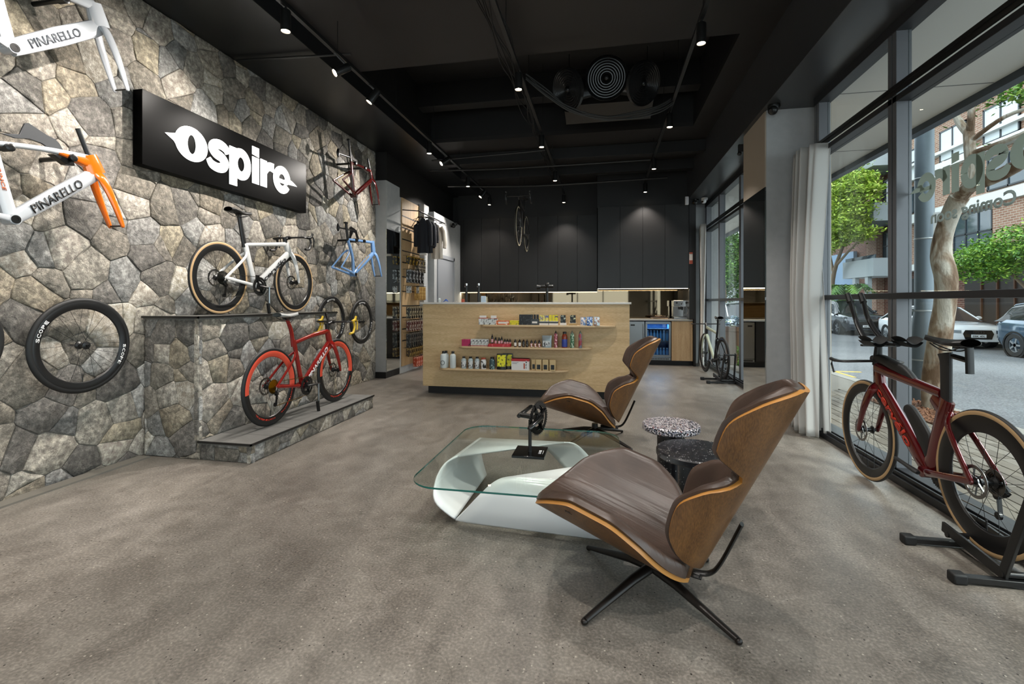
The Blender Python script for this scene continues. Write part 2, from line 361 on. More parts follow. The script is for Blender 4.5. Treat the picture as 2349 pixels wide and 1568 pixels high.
# piers with mirror faces
def pier(n, x0, x1, y0, y1, z1, face_x, zm):
    p = struct(n, MB().box(x0, x1, y0, y1, 0, z1), GREYW); sx = 1 if face_x > (x0 + x1) / 2 else -1
    a = MB().box(min(face_x, face_x + sx * .012), max(face_x, face_x + sx * .012), y0 + .004, y1 - .004, .11, zm).build('mirror_panel', MIRROR, p)
    a['label'] = 'tall mirror face'
    b = MB().box(min(face_x, face_x + sx * .012), max(face_x, face_x + sx * .012), y0 + .004, y1 - .004, zm, z1 - .005).build('upper_panel', BEIGE if n.endswith('right') else GREYW, p)
    c = MB().box(x0 - .006, x1 + .006, y0 - .012, y1, 0, .1).build('plinth_skirting', BLACK, p); return p
pier('wall_pier_left', -3.64, -3.432, 7.05, 7.55, 3.18, -3.432, 2.4)
pier('wall_pier_right', 1.632, 2.12, 5.235, 6.0, 3.18, 1.632, 2.4)
struct('wall_right_return', MB().box(2.1, 2.135, 5.02, 5.24, 0, 3.18).box(1.72, 2.3, 10.0, 10.6, 0, 3.18), GREYW)

# ------------------------------------------------------------------ window walls
def window_run(n, y0, y1, mull, names):
    mb = MB().box(1.99, 2.12, y0, y1, 0, .075).box(1.985, 2.0, y0, y1, .0, .04).box(1.985, 2.1, y0, y1, 3.1, 3.18)
    fr_ = struct(n, mb, ALUD, .003)
    MB().box(1.985, 2.105, y0, y1, 1.243, 1.286).build('transom', ALUD, fr_, .003)
    MB().box(1.99, 2.1, y0, y1, 2.61, 2.655).build('transom', ALUD, fr_, .003)
    MB().box(1.965, 1.99, y0, y1, 2.69, 2.715).box(1.975, 1.985, y0, y1, 2.66, 2.69).build('curtain_track', BLKM, fr_)
    MB().box(1.93, 1.99, y0, y1, .0, .05).box(1.95, 1.965, y0, y1, .05, .075).build('sill_rail', ALUD, fr_, .004)
    for y in mull:
        MB().box(1.99, 2.085, y, y + .045, 0, 3.18).box(1.99, 2.085, y + .057, y + .1, 0, 3.18).box(2.005, 2.07, y + .04, y + .06, 0, 3.18).build('mullion', ALU, fr_, .002)
    ys = [y0] + list(mull) + [y1]
    for a, b in zip(ys, ys[1:]):
        if b - a > .15:
            for z0, z1 in ((.07, 1.243), (1.286, 2.61), (2.655, 3.12)): MB().box(2.062, 2.068, a + .02, b - .0, z0, z1).build('pane', PANE, fr_)
    return fr_
win1 = window_run('window_1', -3.2, 5.02, (-1.9, -.1, 1.75, 3.72, 4.92), None)
win2 = window_run('window_2', 6.0, 10.0, (6.0, 7.5, 8.8, 9.88), None)
# ------------------------------------------------------------------ crazy paving, stone by stone
def clip(poly, px, py, nx, ny):
    out = []
    for i in range(len(poly)):
        a, b = poly[i], poly[(i + 1) % len(poly)]
        da = (a[0] - px) * nx + (a[1] - py) * ny; db = (b[0] - px) * nx + (b[1] - py) * ny
        if da <= 0: out.append(a)
        if da * db < 0: t = da / (da - db); out.append((a[0] + (b[0] - a[0]) * t, a[1] + (b[1] - a[1]) * t))
    return out
def cells(u0, u1, v0, v1, du, dv, rnd):
    pts = []; nu = max(1, round((u1 - u0) / du)); nv = max(1, round((v1 - v0) / dv))
    for i in range(-1, nu + 1):
        for j in range(-1, nv + 1):
            pts.append((u0 + (i + .5 + rnd.uniform(-.42, .42) + .5 * (j % 2) - .25) * (u1 - u0) / nu, v0 + (j + .5 + rnd.uniform(-.42, .42)) * (v1 - v0) / nv, rnd.uniform(0, .022)))
    res = []; A = np.array([(p[0], p[1]) for p in pts])
    for k, p in enumerate(pts):
        poly = [(u0, v0), (u1, v0), (u1, v1), (u0, v1)]
        d = ((A - A[k]) ** 2).sum(1); near = d.argsort()[1:22]
        for q in near:
            mxp, myp = (A[k] + A[q]) / 2; nx, ny = A[q] - A[k]; l = math.hypot(nx, ny)
            s = (pts[k][2] - pts[q][2]) / (2 * l); poly = clip(poly, mxp + nx / l * s, myp + ny / l * s, nx, ny)
            if len(poly) < 3: break
        if len(poly) >= 3: res.append(poly)
    return res
TONES = ['aba498', '9b9589', 'b5afa3', 'bfb9ae', '918b80', '85817a', 'a2a3a2', 'b3b3b1', 'a09683', 'ada28c', 'c3beb3', '968f82', 'aca59a', '9d9c9a', 'b2a890', '898580', '7b7873', 'a69e90']
def stone_mesh(poly, h, rnd, gap=.0014):
    ar = sum(poly[i][0] * poly[(i + 1) % len(poly)][1] - poly[(i + 1) % len(poly)][0] * poly[i][1] for i in range(len(poly))) / 2
    if abs(ar) < 4e-4: return None
    if ar < 0: poly = poly[::-1]
    cx = sum(p[0] for p in poly) / len(poly); cy = sum(p[1] for p in poly) / len(poly)
    ring = []
    for i, a in enumerate(poly):
        b = poly[(i + 1) % len(poly)]; l = math.hypot(b[0] - a[0], b[1] - a[1])
        ring.append(a)
        k = 3 if l > .12 else 2 if l > .05 else 1
        for q in range(1, k):
            t = q / k; wv = noise.noise(Vector(((a[0] + b[0]) * 9, (a[1] + b[1]) * 9, t * 3))) * .012 * (1 if a < b else 1)
            nx, ny = (b[1] - a[1]) / l, -(b[0] - a[0]) / l
            sgn = 1 if (nx > 0 or (nx == 0 and ny > 0)) else -1
            ring.append((a[0] + (b[0] - a[0]) * t + nx * wv * sgn, a[1] + (b[1] - a[1]) * t + ny * wv * sgn))
    n = len(ring)
    def inset(p, g):
        dx, dy = cx - p[0], cy - p[1]; l = math.hypot(dx, dy); g = min(g, l * .4); return (p[0] + dx / l * g, p[1] + dy / l * g)
    tx, ty = rnd.uniform(-.03, .03), rnd.uniform(-.03, .03)
    def hh(p, k): return max(.004, h * k + (p[0] - cx) * tx + (p[1] - cy) * ty + noise.noise(Vector((p[0] * 14, p[1] * 14, 3))) * .004)
    r0 = [inset(p, gap) for p in ring]; r1 = [inset(p, gap + .0015) for p in ring]; r2 = [inset(p, gap + .007 + rnd.uniform(-.003, .004)) for p in ring]
    vs = [(p[0], p[1], -.02) for p in r0] + [(p[0], p[1], hh(p, .55)) for p in r1] + [(p[0], p[1], hh(p, 1)) for p in r2] + [(cx, cy, hh((cx, cy), 1.1))]
    fs = []
    for k in (0, 1): fs += [(k * n + i, k * n + (i + 1) % n, (k + 1) * n + (i + 1) % n, (k + 1) * n + i) for i in range(n)]
    fs += [(2 * n + i, 2 * n + (i + 1) % n, 3 * n) for i in range(n)]
    return vs, fs, (cx, cy), abs(ar)
def lay_stones(parent, faces, seed, du=.23, dv=.2, limit=300, name='stone', hb=.011):
    """faces: list of (u0,u1,v0,v1, map(u,v,h)->xyz, holes)"""
    rnd = random.Random(seed); allst = []
    for (u0, u1, v0, v1, mp, hole) in faces:
        for poly in cells(u0, u1, v0, v1, du, dv, rnd):
            cx = sum(p[0] for p in poly) / len(poly); cy = sum(p[1] for p in poly) / len(poly)
            if hole and hole(poly): continue
            r = stone_mesh(poly, hb * rnd.uniform(.7, 1.25), rnd)
            if not r: continue
            vs, fs, c, ar = r; P = [mp(*q) for q in vs]; o = Vector(P[-1])
            d = Vector(o) - Vector((0, 0, 1.22)); front = -d.x * math.sin(YAW) + d.y * math.cos(YAW); side = d.x * math.cos(YAW) + d.y * math.sin(YAW)
            vis = ar / max(.3, d.length) ** 2 if front > .2 and abs(side / front) < 1.13 else 0
            tone = lin(rnd.choice(TONES)); k = rnd.uniform(.85, 1.18); tone = tuple(min(1, x * k) for x in tone[:3]) + (1,)
            allst.append((vis, P, fs, tone))
    allst.sort(key=lambda q: -q[0]); rest = ([], [], [])
    def mk(nm, V, F, T):
        me = bpy.data.meshes.new(nm); me.from_pydata(V, [], F); me.materials.append(STONE)
        at = me.color_attributes.new('tone', 'FLOAT_COLOR', 'POINT'); at.data.foreach_set('color', np.array(T, dtype=np.float32).ravel())
        me.polygons.foreach_set('use_smooth', [True] * len(F)); me.update()
        try: me.set_sharp_from_angle(angle=.9)
        except Exception: pass
        o = bpy.data.objects.new(nm, me); COL.objects.link(o); o.parent = parent; return o
    for i, (vis, P, fs, tone) in enumerate(allst):
        if i < limit and vis > 0: mk(name, P, fs, [tone] * len(P))
        else:
            b = len(rest[0]); rest[0].extend(P); rest[1].extend([[j + b for j in f] for f in fs]); rest[2].extend([tone] * len(P))
    if rest[0]: tag(mk('small_stones', *rest), kind='stuff')
wl = bpy.data.objects['wall_left']
lay_stones(wl, [(.6, 7.05, 0, 3.63, lambda u, v, h: (-3.62 + h, u, v), lambda p: all(3.15 < q[0] < 5.03 and q[1] < 1.08 for q in p))], 3, .225, .19)
# stepped display plinth clad in the same stone, with slate tiles on its ledges
PL = thing('display_plinth', 'stepped stone-clad display plinth built against the stone wall', 'plinth', (0, 0, 0))
mb = MB().box(-3.59, -3.095, 3.14, 5.05, 0, 1.085).box(-3.59, -2.63, 3.14, 5.05, 0, .125)
mb.build('core', GROUT, PL)
lay_stones(PL, [(3.12, 5.06, .148, 1.10, lambda u, v, h: (-3.095 + h, u, v), None), (-3.59, -3.08, 0, 1.10, lambda u, v, h: (u, 3.14 - h, v), None),
                (-3.08, -2.61, 0, .135, lambda u, v, h: (u, 3.14 - h, v), None), (3.12, 5.06, 0, .135, lambda u, v, h: (-2.63 + h, u, v), None)], 11, .2, .19, 300, hb=.009)
SLATE = mat('slate_tile', '63625f', .6, var=.3, vscale=9, bmp=.5, bscale=30, world=True)
for i in range(8):
    y = 3.125 + i * .242
    MB().box(-3.085, -2.86, y, y + .238, .125, .147).build('ledge_tile', SLATE, PL, .001); MB().box(-2.856, -2.615, y - .0, y + .238, .125, .147).build('ledge_tile', SLATE, PL, .001)
    MB().box(-3.595, -3.08, y, y + .238, 1.085, 1.108).build('ledge_tile', SLATE, PL, .001)
mb = MB().box(-3.6, -3.07, 3.112, 3.122, 1.095, 1.112).box(-3.08, -3.07, 3.112, 5.06, 1.095, 1.112).box(-3.08, -2.605, 3.112, 3.122, .135, .15).box(-2.615, -2.605, 3.112, 5.06, .135, .15)
t_ = mb.build('edge_trim', BLKM, PL); t_['label'] = 'thin black metal edge trim'
struct('trim_1', MB().box(-3.6, -3.5, -3.2, 3.1, 0, .012), mat('screed_strip', '6f6b63', .6, var=.15, vscale=5, world=True))
# ------------------------------------------------------------------ illuminated sign
SG = thing('illuminated_sign', 'long black box sign with glowing white lettering on the stone wall', 'sign', (-3.6, 3.045, 2.29))
MB().box(.0, .088, 0, 2.055, 0, .585).build('sign_box', mat('sign_black', '050505', .3, spec=.03), SG, .002)
GLOW = mat('sign_glow', 'f7f7f5', emit=1.15)
def logo(parent, m, place, ext, holes=True, name='letter'):
    """place(u0,v0,w,h)->matrix whose local xy spans the box; u along 0..1.684, v from 0"""
    def ell(cx, cy, rx, ry, n=40, a0=0): return [(cx + rx * math.cos(a0 + 2 * PI * i / n), cy + ry * math.sin(a0 + 2 * PI * i / n)) for i in range(n)]
    M = place
    # o with a pointed tail to the left and a notch hooking right
    out = ell(.255, .155, .165, .147); k = []
    for i, p in enumerate(out):
        a = i / len(out)
        if .47 < a < .53: 
            if not k: out_i = i
            k.append(i)
    for q, (dx, dy) in zip(k, [(.0, .0)] * len(k)): pass
    outer = []
    for i, p in enumerate(out):
        if i == k[0]: outer += [(.093, .195), (0, .168), (.083, .128)]
        if i in k: continue
        outer.append(p)
    inner = ell(.255, .152, .043, .082)
    b = MB(); n = len(outer)
    # bridge outer and inner loops by nearest angle
    def ang(p): return math.atan2(p[1] - .152, p[0] - .255) % (2 * PI)
    bm = bmesh.new(); vo = [bm.verts.new((*p, 0)) for p in outer]; vi = [bm.verts.new((*p, 0)) for p in inner]
    eo = [bm.edges.new((vo[i], vo[(i + 1) % n])) for i in range(n)]; ei = [bm.edges.new((vi[i], vi[(i + 1) % 40])) for i in range(40)]
    bmesh.ops.triangle_fill(bm, edges=eo + ei, use_beauty=True)
    g = bmesh.ops.extrude_face_region(bm, geom=bm.faces[:]); bmesh.ops.translate(bm, vec=(0, 0, ext), verts=[q for q in g['geom'] if isinstance(q, bmesh.types.BMVert)])
    bmesh.ops.recalc_face_normals(bm, faces=bm.faces); me = bpy.data.meshes.new(name); bm.to_mesh(me); bm.free(); me.materials.append(m); me.transform(M)
    o = bpy.data.objects.new(name, me); COL.objects.link(o); o.parent = parent
    def gl(ch, u, v, w_, h, bo, mir=False): text(ch, M @ Matrix.Translation((u, v, 0)), w_, h, m, parent, name, bold=bo, ext=ext)
    lay = [0]
    def stroke(bm_, pts, w_, k=5):
        lay[0] += 1; z_lo, z_hi = -.00012 * (lay[0] % 4), ext + .00012 * (lay[0] % 4)
        Q = catmull([(x, y, 0) for x, y in pts], k) if len(pts) > 2 else [Vector((x, y, 0)) for x, y in pts]; n_ = len(Q); W2 = np.interp(np.linspace(0, 1, n_), np.linspace(0, 1, len(w_)), w_) if isinstance(w_, list) else [w_] * n_
        A = []; Bq = []
        for i, q in enumerate(Q):
            d = (Q[min(i + 1, n_ - 1)] - Q[max(i - 1, 0)]).normalized(); p_ = Vector((-d.y, d.x, 0)) * W2[i] / 2; A.append(q + p_); Bq.append(q - p_)
        vs = [M @ Vector((v.x, v.y, z)) for z in (z_lo, z_hi) for v in A + Bq]; fs = []
        for i in range(n_ - 1): fs += [(i, i + 1, n_ + i + 1, n_ + i), (2 * n_ + i, 2 * n_ + i + 1, 3 * n_ + i + 1, 3 * n_ + i), (i, i + 1, 2 * n_ + i + 1, 2 * n_ + i), (n_ + i, n_ + i + 1, 3 * n_ + i + 1, 3 * n_ + i)]
        fs += [(0, n_, 3 * n_, 2 * n_), (n_ - 1, 2 * n_ - 1, 4 * n_ - 1, 3 * n_ - 1)]; bm_.add(vs, fs); return bm_
    def arc(cx, cy, rx, ry, a0, a1, k=14): return [(cx + rx * math.cos(math.radians(lerp(a0, a1, i / k))), cy + ry * math.sin(math.radians(lerp(a0, a1, i / k)))) for i in range(k + 1)]
    b = MB(); stroke(b, [(.655, .19), (.628, .232), (.565, .252), (.500, .235), (.478, .196), (.515, .158), (.58, .137), (.617, .098), (.598, .05), (.54, .032), (.47, .045), (.43, .09)], [.055, .08, .085, .09, .095, .095, .09, .095, .09, .085, .08, .05]).build(name, m, parent)
    b = MB(); stroke(b, [(.722, -.085), (.722, .283)], .094); stroke(b, arc(.822, .142, .088, .112, 0, 360, 24), .085, 2).build(name, m, parent)
    MB().prism([(.972, 0), (1.068, 0), (1.068, .27), (.972, .27)], M, ext).build(name, m, parent)
    MB().prism([(.972, .292), (1.068, .28), (1.068, .375), (.972, .375)], M, ext).build(name, m, parent)
    b = MB(); stroke(b, [(1.137, 0), (1.137, .28)], .095); stroke(b, [(1.15, .15), (1.185, .21), (1.23, .235), (1.29, .232)], [.06, .085, .09, .1]).build(name, m, parent)
    b = MB(); stroke(b, arc(1.425, .143, .098, .108, 8, 330, 22), .086, 2); stroke(b, [(1.345, .128), (1.52, .128)], .042).build(name, m, parent)
    MB().prism([(1.50, .19), (1.60, .165), (1.684, .128), (1.55, .118), (1.44, .125)], M, ext).build(name, m, parent)
SM = basis((.0885, .19, .145), (0, 1, 0), (0, 0, 1))
logo(SG, GLOW, SM, .006)
# ------------------------------------------------------------------ tracks and spot lamps
def lamp_proto():
    t = thing('spot_lamp', 'x', 'lamp', (0, 0, 0), 0, 'track spotlights')
    MB().lathe([(.0001, .16), (.036, .16), (.038, .155), (.038, 0), (.033, 0), (.031, .014), (.0001, .014)], 24).build('lamp_housing', BLKM, t)
    MB().lathe([(.0001, .006), (.030, .006), (.030, .012), (.0001, .012)], 20).build('lamp_lens', LENS, t)
    return t
def lamp(x, y, aim, power, label, z=3.3, color=(1, .86, .68), blend=.6, size=100, first=[None]):
    tgt = Vector(aim); p = Vector((x, y, z)); d = (tgt - p).normalized()
    if first[0] is None: first[0] = lamp_proto(); o = first[0]
    else:
        o = first[0].copy(); COL.objects.link(o)
        for c in first[0].children:
            if not c.name.startswith('track_adapter'): q = c.copy(); COL.objects.link(q); q.parent = o
    o['label'] = label; o.rotation_euler = (-d).to_track_quat('Z', 'Y').to_euler(); o.location = p
    iv = Matrix.LocRotScale(o.location, o.rotation_euler, None).inverted()
    MB().cyl(iv @ (p - d * .15), iv @ Vector((x, y, 3.484)), .009, n=8).build('track_adapter', BLKM, o)
    ld = bpy.data.lights.new('spot_beam', 'SPOT'); ld.energy = power * LAMP; ld.spot_size = math.radians(size); ld.spot_blend = blend; ld.shadow_soft_size = .02; ld.color = color
    lo = bpy.data.objects.new('spot_beam', ld); COL.objects.link(lo); lo.location = p + d * .004; lo.rotation_euler = (-d).to_track_quat('Z', 'Y').to_euler()
    return o
def track(x, y0, y1, label):
    t = thing('lighting_track', label, 'track', (x, 0, 3.5), 0, 'ceiling lighting tracks')
    MB().box(-.018, .018, y0, y1, -.015, .02).build('rail', BLKM, t, .002)
    y = y0 + .5
    while y < y1: MB().cyl((0, y, .02), (0, y, .3 if not (4.87 < y < 7.28) else 1.0), .003, n=6).build('suspension_rod', BLKM, t); y += 1.25
track(-2.4, -2.8, 9.9, 'left lighting track running along the stone wall'); track(-.82, -2.8, 9.95, 'middle lighting track carrying bundled cables'); track(.77, -2.8, 9.6, 'right lighting track on the window side')
PD, PW = 105, 190
W_ = (1, .94, .87); C_ = (1, .95, .89)
for y, nm in ((-1.9, 'rearmost, behind the camera'), (-.1, 'behind the camera'), (1.5, 'just overhead, out of view'), (3.23, 'pointing down at the top of the picture'), (6.27, 'pointing down in front of the dark red frame'), (8.19, 'pointing down near the plywood slat wall'), (9.82, 'farthest along')):
    lamp(-2.4, y, (-2.4, y, 0), PD * .5, 'black cylinder spotlight on the left track, ' + nm, color=W_)
for y, a, nm in ((.4, (-3.6, -.6, 1.7), 'tilted, behind the camera'), (2.35, (-3.6, 1.9, 1.7), 'tilted, above the white frames'), (3.9, (-3.6, 2.6, 2.0), 'tilted to the wall near the sign'), (4.54, (-3.65, 3.9, 1.2), 'tilted down towards the white racing bike'), (6.76, (-3.65, 5.6, 2.0), 'tilted at the mounted frames'), (9.05, (-3.65, 8.3, 1.4), 'tilted at the slat wall')):
    lamp(-2.4, y, a, PW, 'black cylinder spotlight on the left track, ' + nm, color=W_, size=95)
for y, nm in ((-2.3, 'behind the camera'), (-.6, 'overhead behind the camera'), (1.15, 'overhead, out of view'), (2.85, 'above the coffee table, out of view'), (4.55, 'nearest in view with a bright glare'), (6.3, 'before the round air diffusers'), (8.09, 'above the hanging bike'), (9.89, 'closest to the black wall')):
    lamp(-.82, y, (-.82, y, 0), PD, 'black cylinder spotlight on the middle track, ' + nm, color=C_)
for y, nm in ((-1.4, 'behind the camera'), (.35, 'overhead behind the camera'), (2.15, 'overhead, out of view'), (4.02, 'nearest in view with the largest glare'), (5.87, 'beside the sagging cables'), (7.67, 'third along'), (9.25, 'last, before the tall cabinets')):
    lamp(.77, y, (.77, y, 0), PD, 'black cylinder spotlight on the right track, ' + nm, color=C_)

# cables, pipes and air unit
rnd = random.Random(5)
t = thing('cable_bundle', 'bundle of black cables strapped along the middle track', 'cables', (-.9, 0, 3.56))
for i in range(7):
    P = [(rnd.uniform(-.05, .05) + i * .018 - .06, y, rnd.uniform(-.02, .03) + .02) for y in np.arange(-1, 9.6, .5)]
    MB().tube(catmull(P, 3), .007, 6).build('cable', RUB, t)
t = thing('sagging_cables', 'loop of grey-black cables sagging under the air unit', 'cables', (0, 0, 0))
for i in range(5):
    o = i * .018; P = [(-.82, 5.0, 3.6 + o), (-.62, 5.15, 3.48 + o), (-.35, 5.35, 3.36 + o * .6), (0, 5.45, 3.29 + o * .5), (.35, 5.5, 3.30 + o), (.62, 5.55, 3.38 + o), (.77, 5.6, 3.46 + o)]
    MB().tube(catmull([(a, b + rnd.uniform(-.02, .02), c + rnd.uniform(-.012, .012)) for a, b, c in P], 6), .009, 7).build('cable', mat('dull_cable', '262523', .6), t)
for (P, r, nm) in (([(-2.38, 4.15, 3.6), (-3.55, 4.05, 3.6)], .012, 'thin conduit crossing the left soffit'), ([(-2.9, 7.6, 3.45), (-1.5, 7.65, 3.43), (.72, 7.7, 3.46)], .014, 'long black pipe crossing below the rear ceiling'),
                   ([(-2.9, 8.55, 3.42), (-1.2, 8.6, 3.36), (1.1, 8.7, 3.42)], .018, 'bent black pipe above the hanging bike'), ([(-2.6, 6.9, 3.4), (-1.4, 6.95, 3.45), (-.85, 6.95, 3.47)], .012, 'short black conduit beside the left track')):
    tag(MB().tube(catmull(P, 5), r, 8).build('ceiling_pipe', BLKM), nm, 'pipe')
t = thing('air_unit', 'black ceiling air unit with a sloping nose under three round diffusers', 'air conditioner', (.05, 5.9, 3.5))
MB().prism([(-.54, 0), (.54, 0), (.54, .42), (-.54, .42)], Matrix.Translation((0, .0, .16)) @ Matrix.Rotation(-.18, 4, 'X'), .09).box(-.54, .54, .35, .42, .1, .4).build('casing', mat('duct_metal', '2b2927', .35, metal=.3), t, .004)
MB().add([(-.5, -.08, .22), (.5, -.08, .22), (.28, -.2, .36), (-.28, -.2, .36), (-.5, .0, .26), (.5, .0, .26), (.28, -.12, .40), (-.28, -.12, .40)], [(0, 1, 2, 3), (7, 6, 5, 4), (0, 4, 5, 1), (1, 5, 6, 2), (2, 6, 7, 3), (3, 7, 4, 0)]).build('front_flap', MATS['duct_metal'], t)
for k, (c, n) in enumerate((((-.45, -.36, .20), (-.65, -.62, -.35)), ((-.02, -.42, .27), (.0, -1, -.35)), ((.38, -.36, .20), (.6, -.62, -.35)))):
    q = Vector(n).normalized().to_track_quat('Z', 'Y').to_matrix().to_4x4(); q.translation = Vector(c)
    pr = [(.03, .0), (.04, .03)]
    for i in range(7): r = .045 + i * .027; pr += [(r, .012), (r + .012, .03), (r + .02, .012)]
    pr += [(.238, .035), (.242, .0), (.2, -.05), (.14, -.1), (.13, -.36)]
    d = MB().lathe(pr, 40, q).build('round_diffuser', mat('diffuser_black', '242424', .25), t); MB().sphere(q @ Vector((0, 0, .015)), .03, 12).build('diffuser_knob', MATS['diffuser_black'], d)
for x_ in (-.5, .5): MB().cyl((x_, .38, .4), (x_, .38, 1.0), .005, n=6).build('hanger_rod', BLKM, t)
t = thing('ceiling_speaker', 'black pendant ceiling speaker at the top edge of the picture', 'speaker', (-.37, 3.35, 3.62))
MB().lathe([(.0001, 0), (.07, 0), (.075, -.006), (.095, -.006), (.105, .01), (.112, .16), (.1, .2), (.0001, .2)], 32).build('speaker_body', mat('speaker_black', '1b1b1c', .5), t)
MB().lathe([(.0001, -.008), (.068, -.008), (.072, .0)], 24).build('speaker_grille', mat('grille', '2a2a2b', .7, bmp=.4, bscale=900), t); MB().cyl((0, 0, .2), (.02, 0, .22), .02).build('speaker_mount', BLKM, t)
def camera_dome(x, y, z, label, m, a=0):
    t = thing('security_camera', label, 'camera', (x, y, z), a)
    MB().lathe([(.0001, 0), (.055, 0), (.058, -.02), (.05, -.045), (.0001, -.045)], 20).build('camera_base', m, t)
    MB().sphere((-.02, -.03, -.065), .045, 16).build('camera_eye', m, t); MB().cyl((-.045, -.06, -.08), (-.055, -.072, -.085), .018).build('camera_lens', mat('lens_black', '050505', .05), t)
camera_dome(1.66, 5.1, 3.18, 'black dome security camera at the top corner of the grey pier', BLKM)
camera_dome(1.72, 9.5, 3.18, 'black dome camera beside the white one by the far curtain', BLKM)
camera_dome(1.84, 9.3, 3.16, 'small white dome camera by the far curtain', mat('camera_white', 'd8d8d8', .4))
camera_dome(-3.1, 9.6, 2.9, 'black dome camera on the rear left wall', BLKM)
tag(MB().box(1.5, 1.56, 9.3, 9.36, 3.05, 3.2).build('ceiling_sensor', MATS['camera_white'], None, .005), 'small white box sensor above the tall cabinets', 'sensor')
t = thing('pier_bracket', 'small black bracket lamp at the edge of the beige panel', 'bracket', (1.62, 6.02, 3.0)); MB().box(-.05, .0, -.02, .02, 0, .09).build('bracket_plate', BLKM, t); MB().sphere((-.04, -.01, -.02), .025).build('bracket_head', BLKM, t)

# ------------------------------------------------------------------ reception counter
CT = thing('reception_counter', 'long oak-fronted reception counter with a pale slab top', 'counter', (-2.387, 6.0, 0))
Wc = 2.7
MB().box(0, Wc, 0, .7, .1, 1.195).build('oak_front', OAK, CT, .002); MB().box(.06, Wc - .06, .05, .66, 0, .1).build('kick_board', BLACK, CT)
MB().box(-.03, Wc + .02, -.03, .74, 1.195, 1.22).build('counter_top', mat('white_stone_top', 'd6d2ca', .3), CT, .003)
def shelf(x0, x1, z, rl, rr, label):
    P = []; dp = .19
    for i in range(9): a = PI / 2 * i / 8; P.append((x0 + rl - rl * math.sin(a + 0) * 1.0, 0) if False else (x0 + rl * (1 - math.sin(a)), -dp * (1 - math.cos(a)) if False else 0))
    P = [(x0, 0)] + [(x0 + rl * (1 - math.cos(PI / 2 * i / 8)), -dp * math.sin(PI / 2 * i / 8)) for i in range(1, 9)]
    P += [(x1 - rr * math.sin(PI / 2 * 0), -dp)][:0] + [(x1 - rr + rr * math.sin(PI / 2 * i / 10), -dp * math.cos(PI / 2 * i / 10)) for i in range(0, 11)]
    P[-1] = (x1, 0)
    s = MB().prism(P, Matrix.Translation((0, 0, z - .022)), .022).build('shelf', mat('pale_oak_shelf', 'c9ad86', .45, var=.12, vscale=4, stretch=(.6, 3, 8)), CT, .002); s['label'] = label
SH = [(.812, 2.535, .936, .10, .5, 'top shelf with rounded ends'), (.52, 2.245, .658, .12, .5, 'middle shelf with rounded ends'), (.25, 1.955, .369, .14, .5, 'bottom shelf with rounded ends')]
for a in SH: shelf(*a)
# goods on the shelves
def cx_(px, Y): u = (px - 1174.5) / 1083; c_, s_ = math.cos(YAW), math.sin(YAW); r0, r1 = u * c_ - s_, u * s_ + c_; return r0 / r1 * Y
def pm(name, a, b, frac=.5, scale=40): # speckled print
    if name in MATS: return MATS[name]
    m, t, bb = nodes(name); v = coords(t, (1, 1, .6)); n = N(t, 'TexNoise', i_Scale=float(scale), i_Detail=2.0); L(t, v, n.inputs[0])
    L(t, ramp(t, [(frac - .03, a), (frac + .03, b)], n.outputs[0]), bb.inputs['Base Color']); bb.inputs['Roughness'].default_value = .45; MATS[name] = m; return m
ZT, ZM, ZB = .936, .658, .369
BLKP = mat('black_plastic', '0d0d0d', .3)
def carton(px0, px1, z, h, dep, body, label, band=None, win=None, Y=5.86, name='carton', group=None, flap=None):
    x0, x1 = cx_(px0, Y), cx_(px1, Y); t = thing(name, label, 'box', ((x0 + x1) / 2, Y, z), 0, group); w2 = (x1 - x0) / 2
    MB().box(-w2, w2, 0, dep, 0, h).build('carton_body', body, t, .0015)
    if band: MB().box(-w2 - .0006, w2 + .0006, -.0008, dep, h * band[0], h * band[1]).build('printed_band', band[2], t)
    if win: MB().box(-w2 * .62, w2 * .62, -.0012, .001, h * win[0], h * win[1]).build('front_label', win[2], t)
    if flap:
        for i in range(flap[0]): a = -w2 + (i + .5) * 2 * w2 / flap[0]; MB().box(a - w2 / flap[0] * .8, a + w2 / flap[0] * .8, .006, .014, h * .3, h * flap[1]).build('gel_sachet', flap[2], t)
    return t
def bottle(px, z, r, h, body, cap, label, lab=None, Y=5.88, group=None, spout=False, name='bottle', neck=.45):
    t = thing(name, label, 'bottle', (cx_(px, Y), Y, z), 0, group)
    MB().lathe([(.0001, 0), (r * .93, 0), (r, .006), (r, h * .68), (r * .85, h * .78), (r * neck, h * .84), (r * neck, h * .87), (.0001, h * .87)], 18).build('bottle_body', body, t)
    if spout: MB().lathe([(.0001, h), (r * .12, h * .99), (r * .35, h * .9), (r * (neck + .12), h * .85), (r * (neck + .12), h * .8), (.0001, h * .8)], 14).build('cap', cap, t)
    else: MB().lathe([(.0001, h * .99), (r * neck, h * .99), (r * (neck + .08), h * .97), (r * (neck + .08), h * .86), (.0001, h * .86)], 14).build('cap', cap, t)
    if lab: MB().lathe([(r + .0004, h * lab[0]), (r + .0006, h * (lab[0] + .01)), (r + .0006, h * lab[1]), (r + .0004, h * (lab[1] + .01))], 18).build('paper_label', lab[2], t)
    return t
WP = pm('white_print', 'c8cac8', '3a3c3e', .56, 60)
o_ = pm('orange_print', 'c65a22', 'e8c9b4', .58, 30); y_ = pm('yellow_print', 'd3c321', '7a7420', .6, 60)
carton(1098, 1117, ZT, .085, .06, pm('grey_print', 'd5d6d4', '8b8d8e', .55, 50), 'small white carton at the left end of the top shelf', (.9, 1.02, mat('rust_red', 'a5482f')), flap=(1, 1.35, mat('pale_sachet', 'e2dfda', .5)), Y=5.84)
carton(1110, 1126, ZT, .075, .05, WP, 'white and black lettered carton, second from left on the top shelf', Y=5.825)
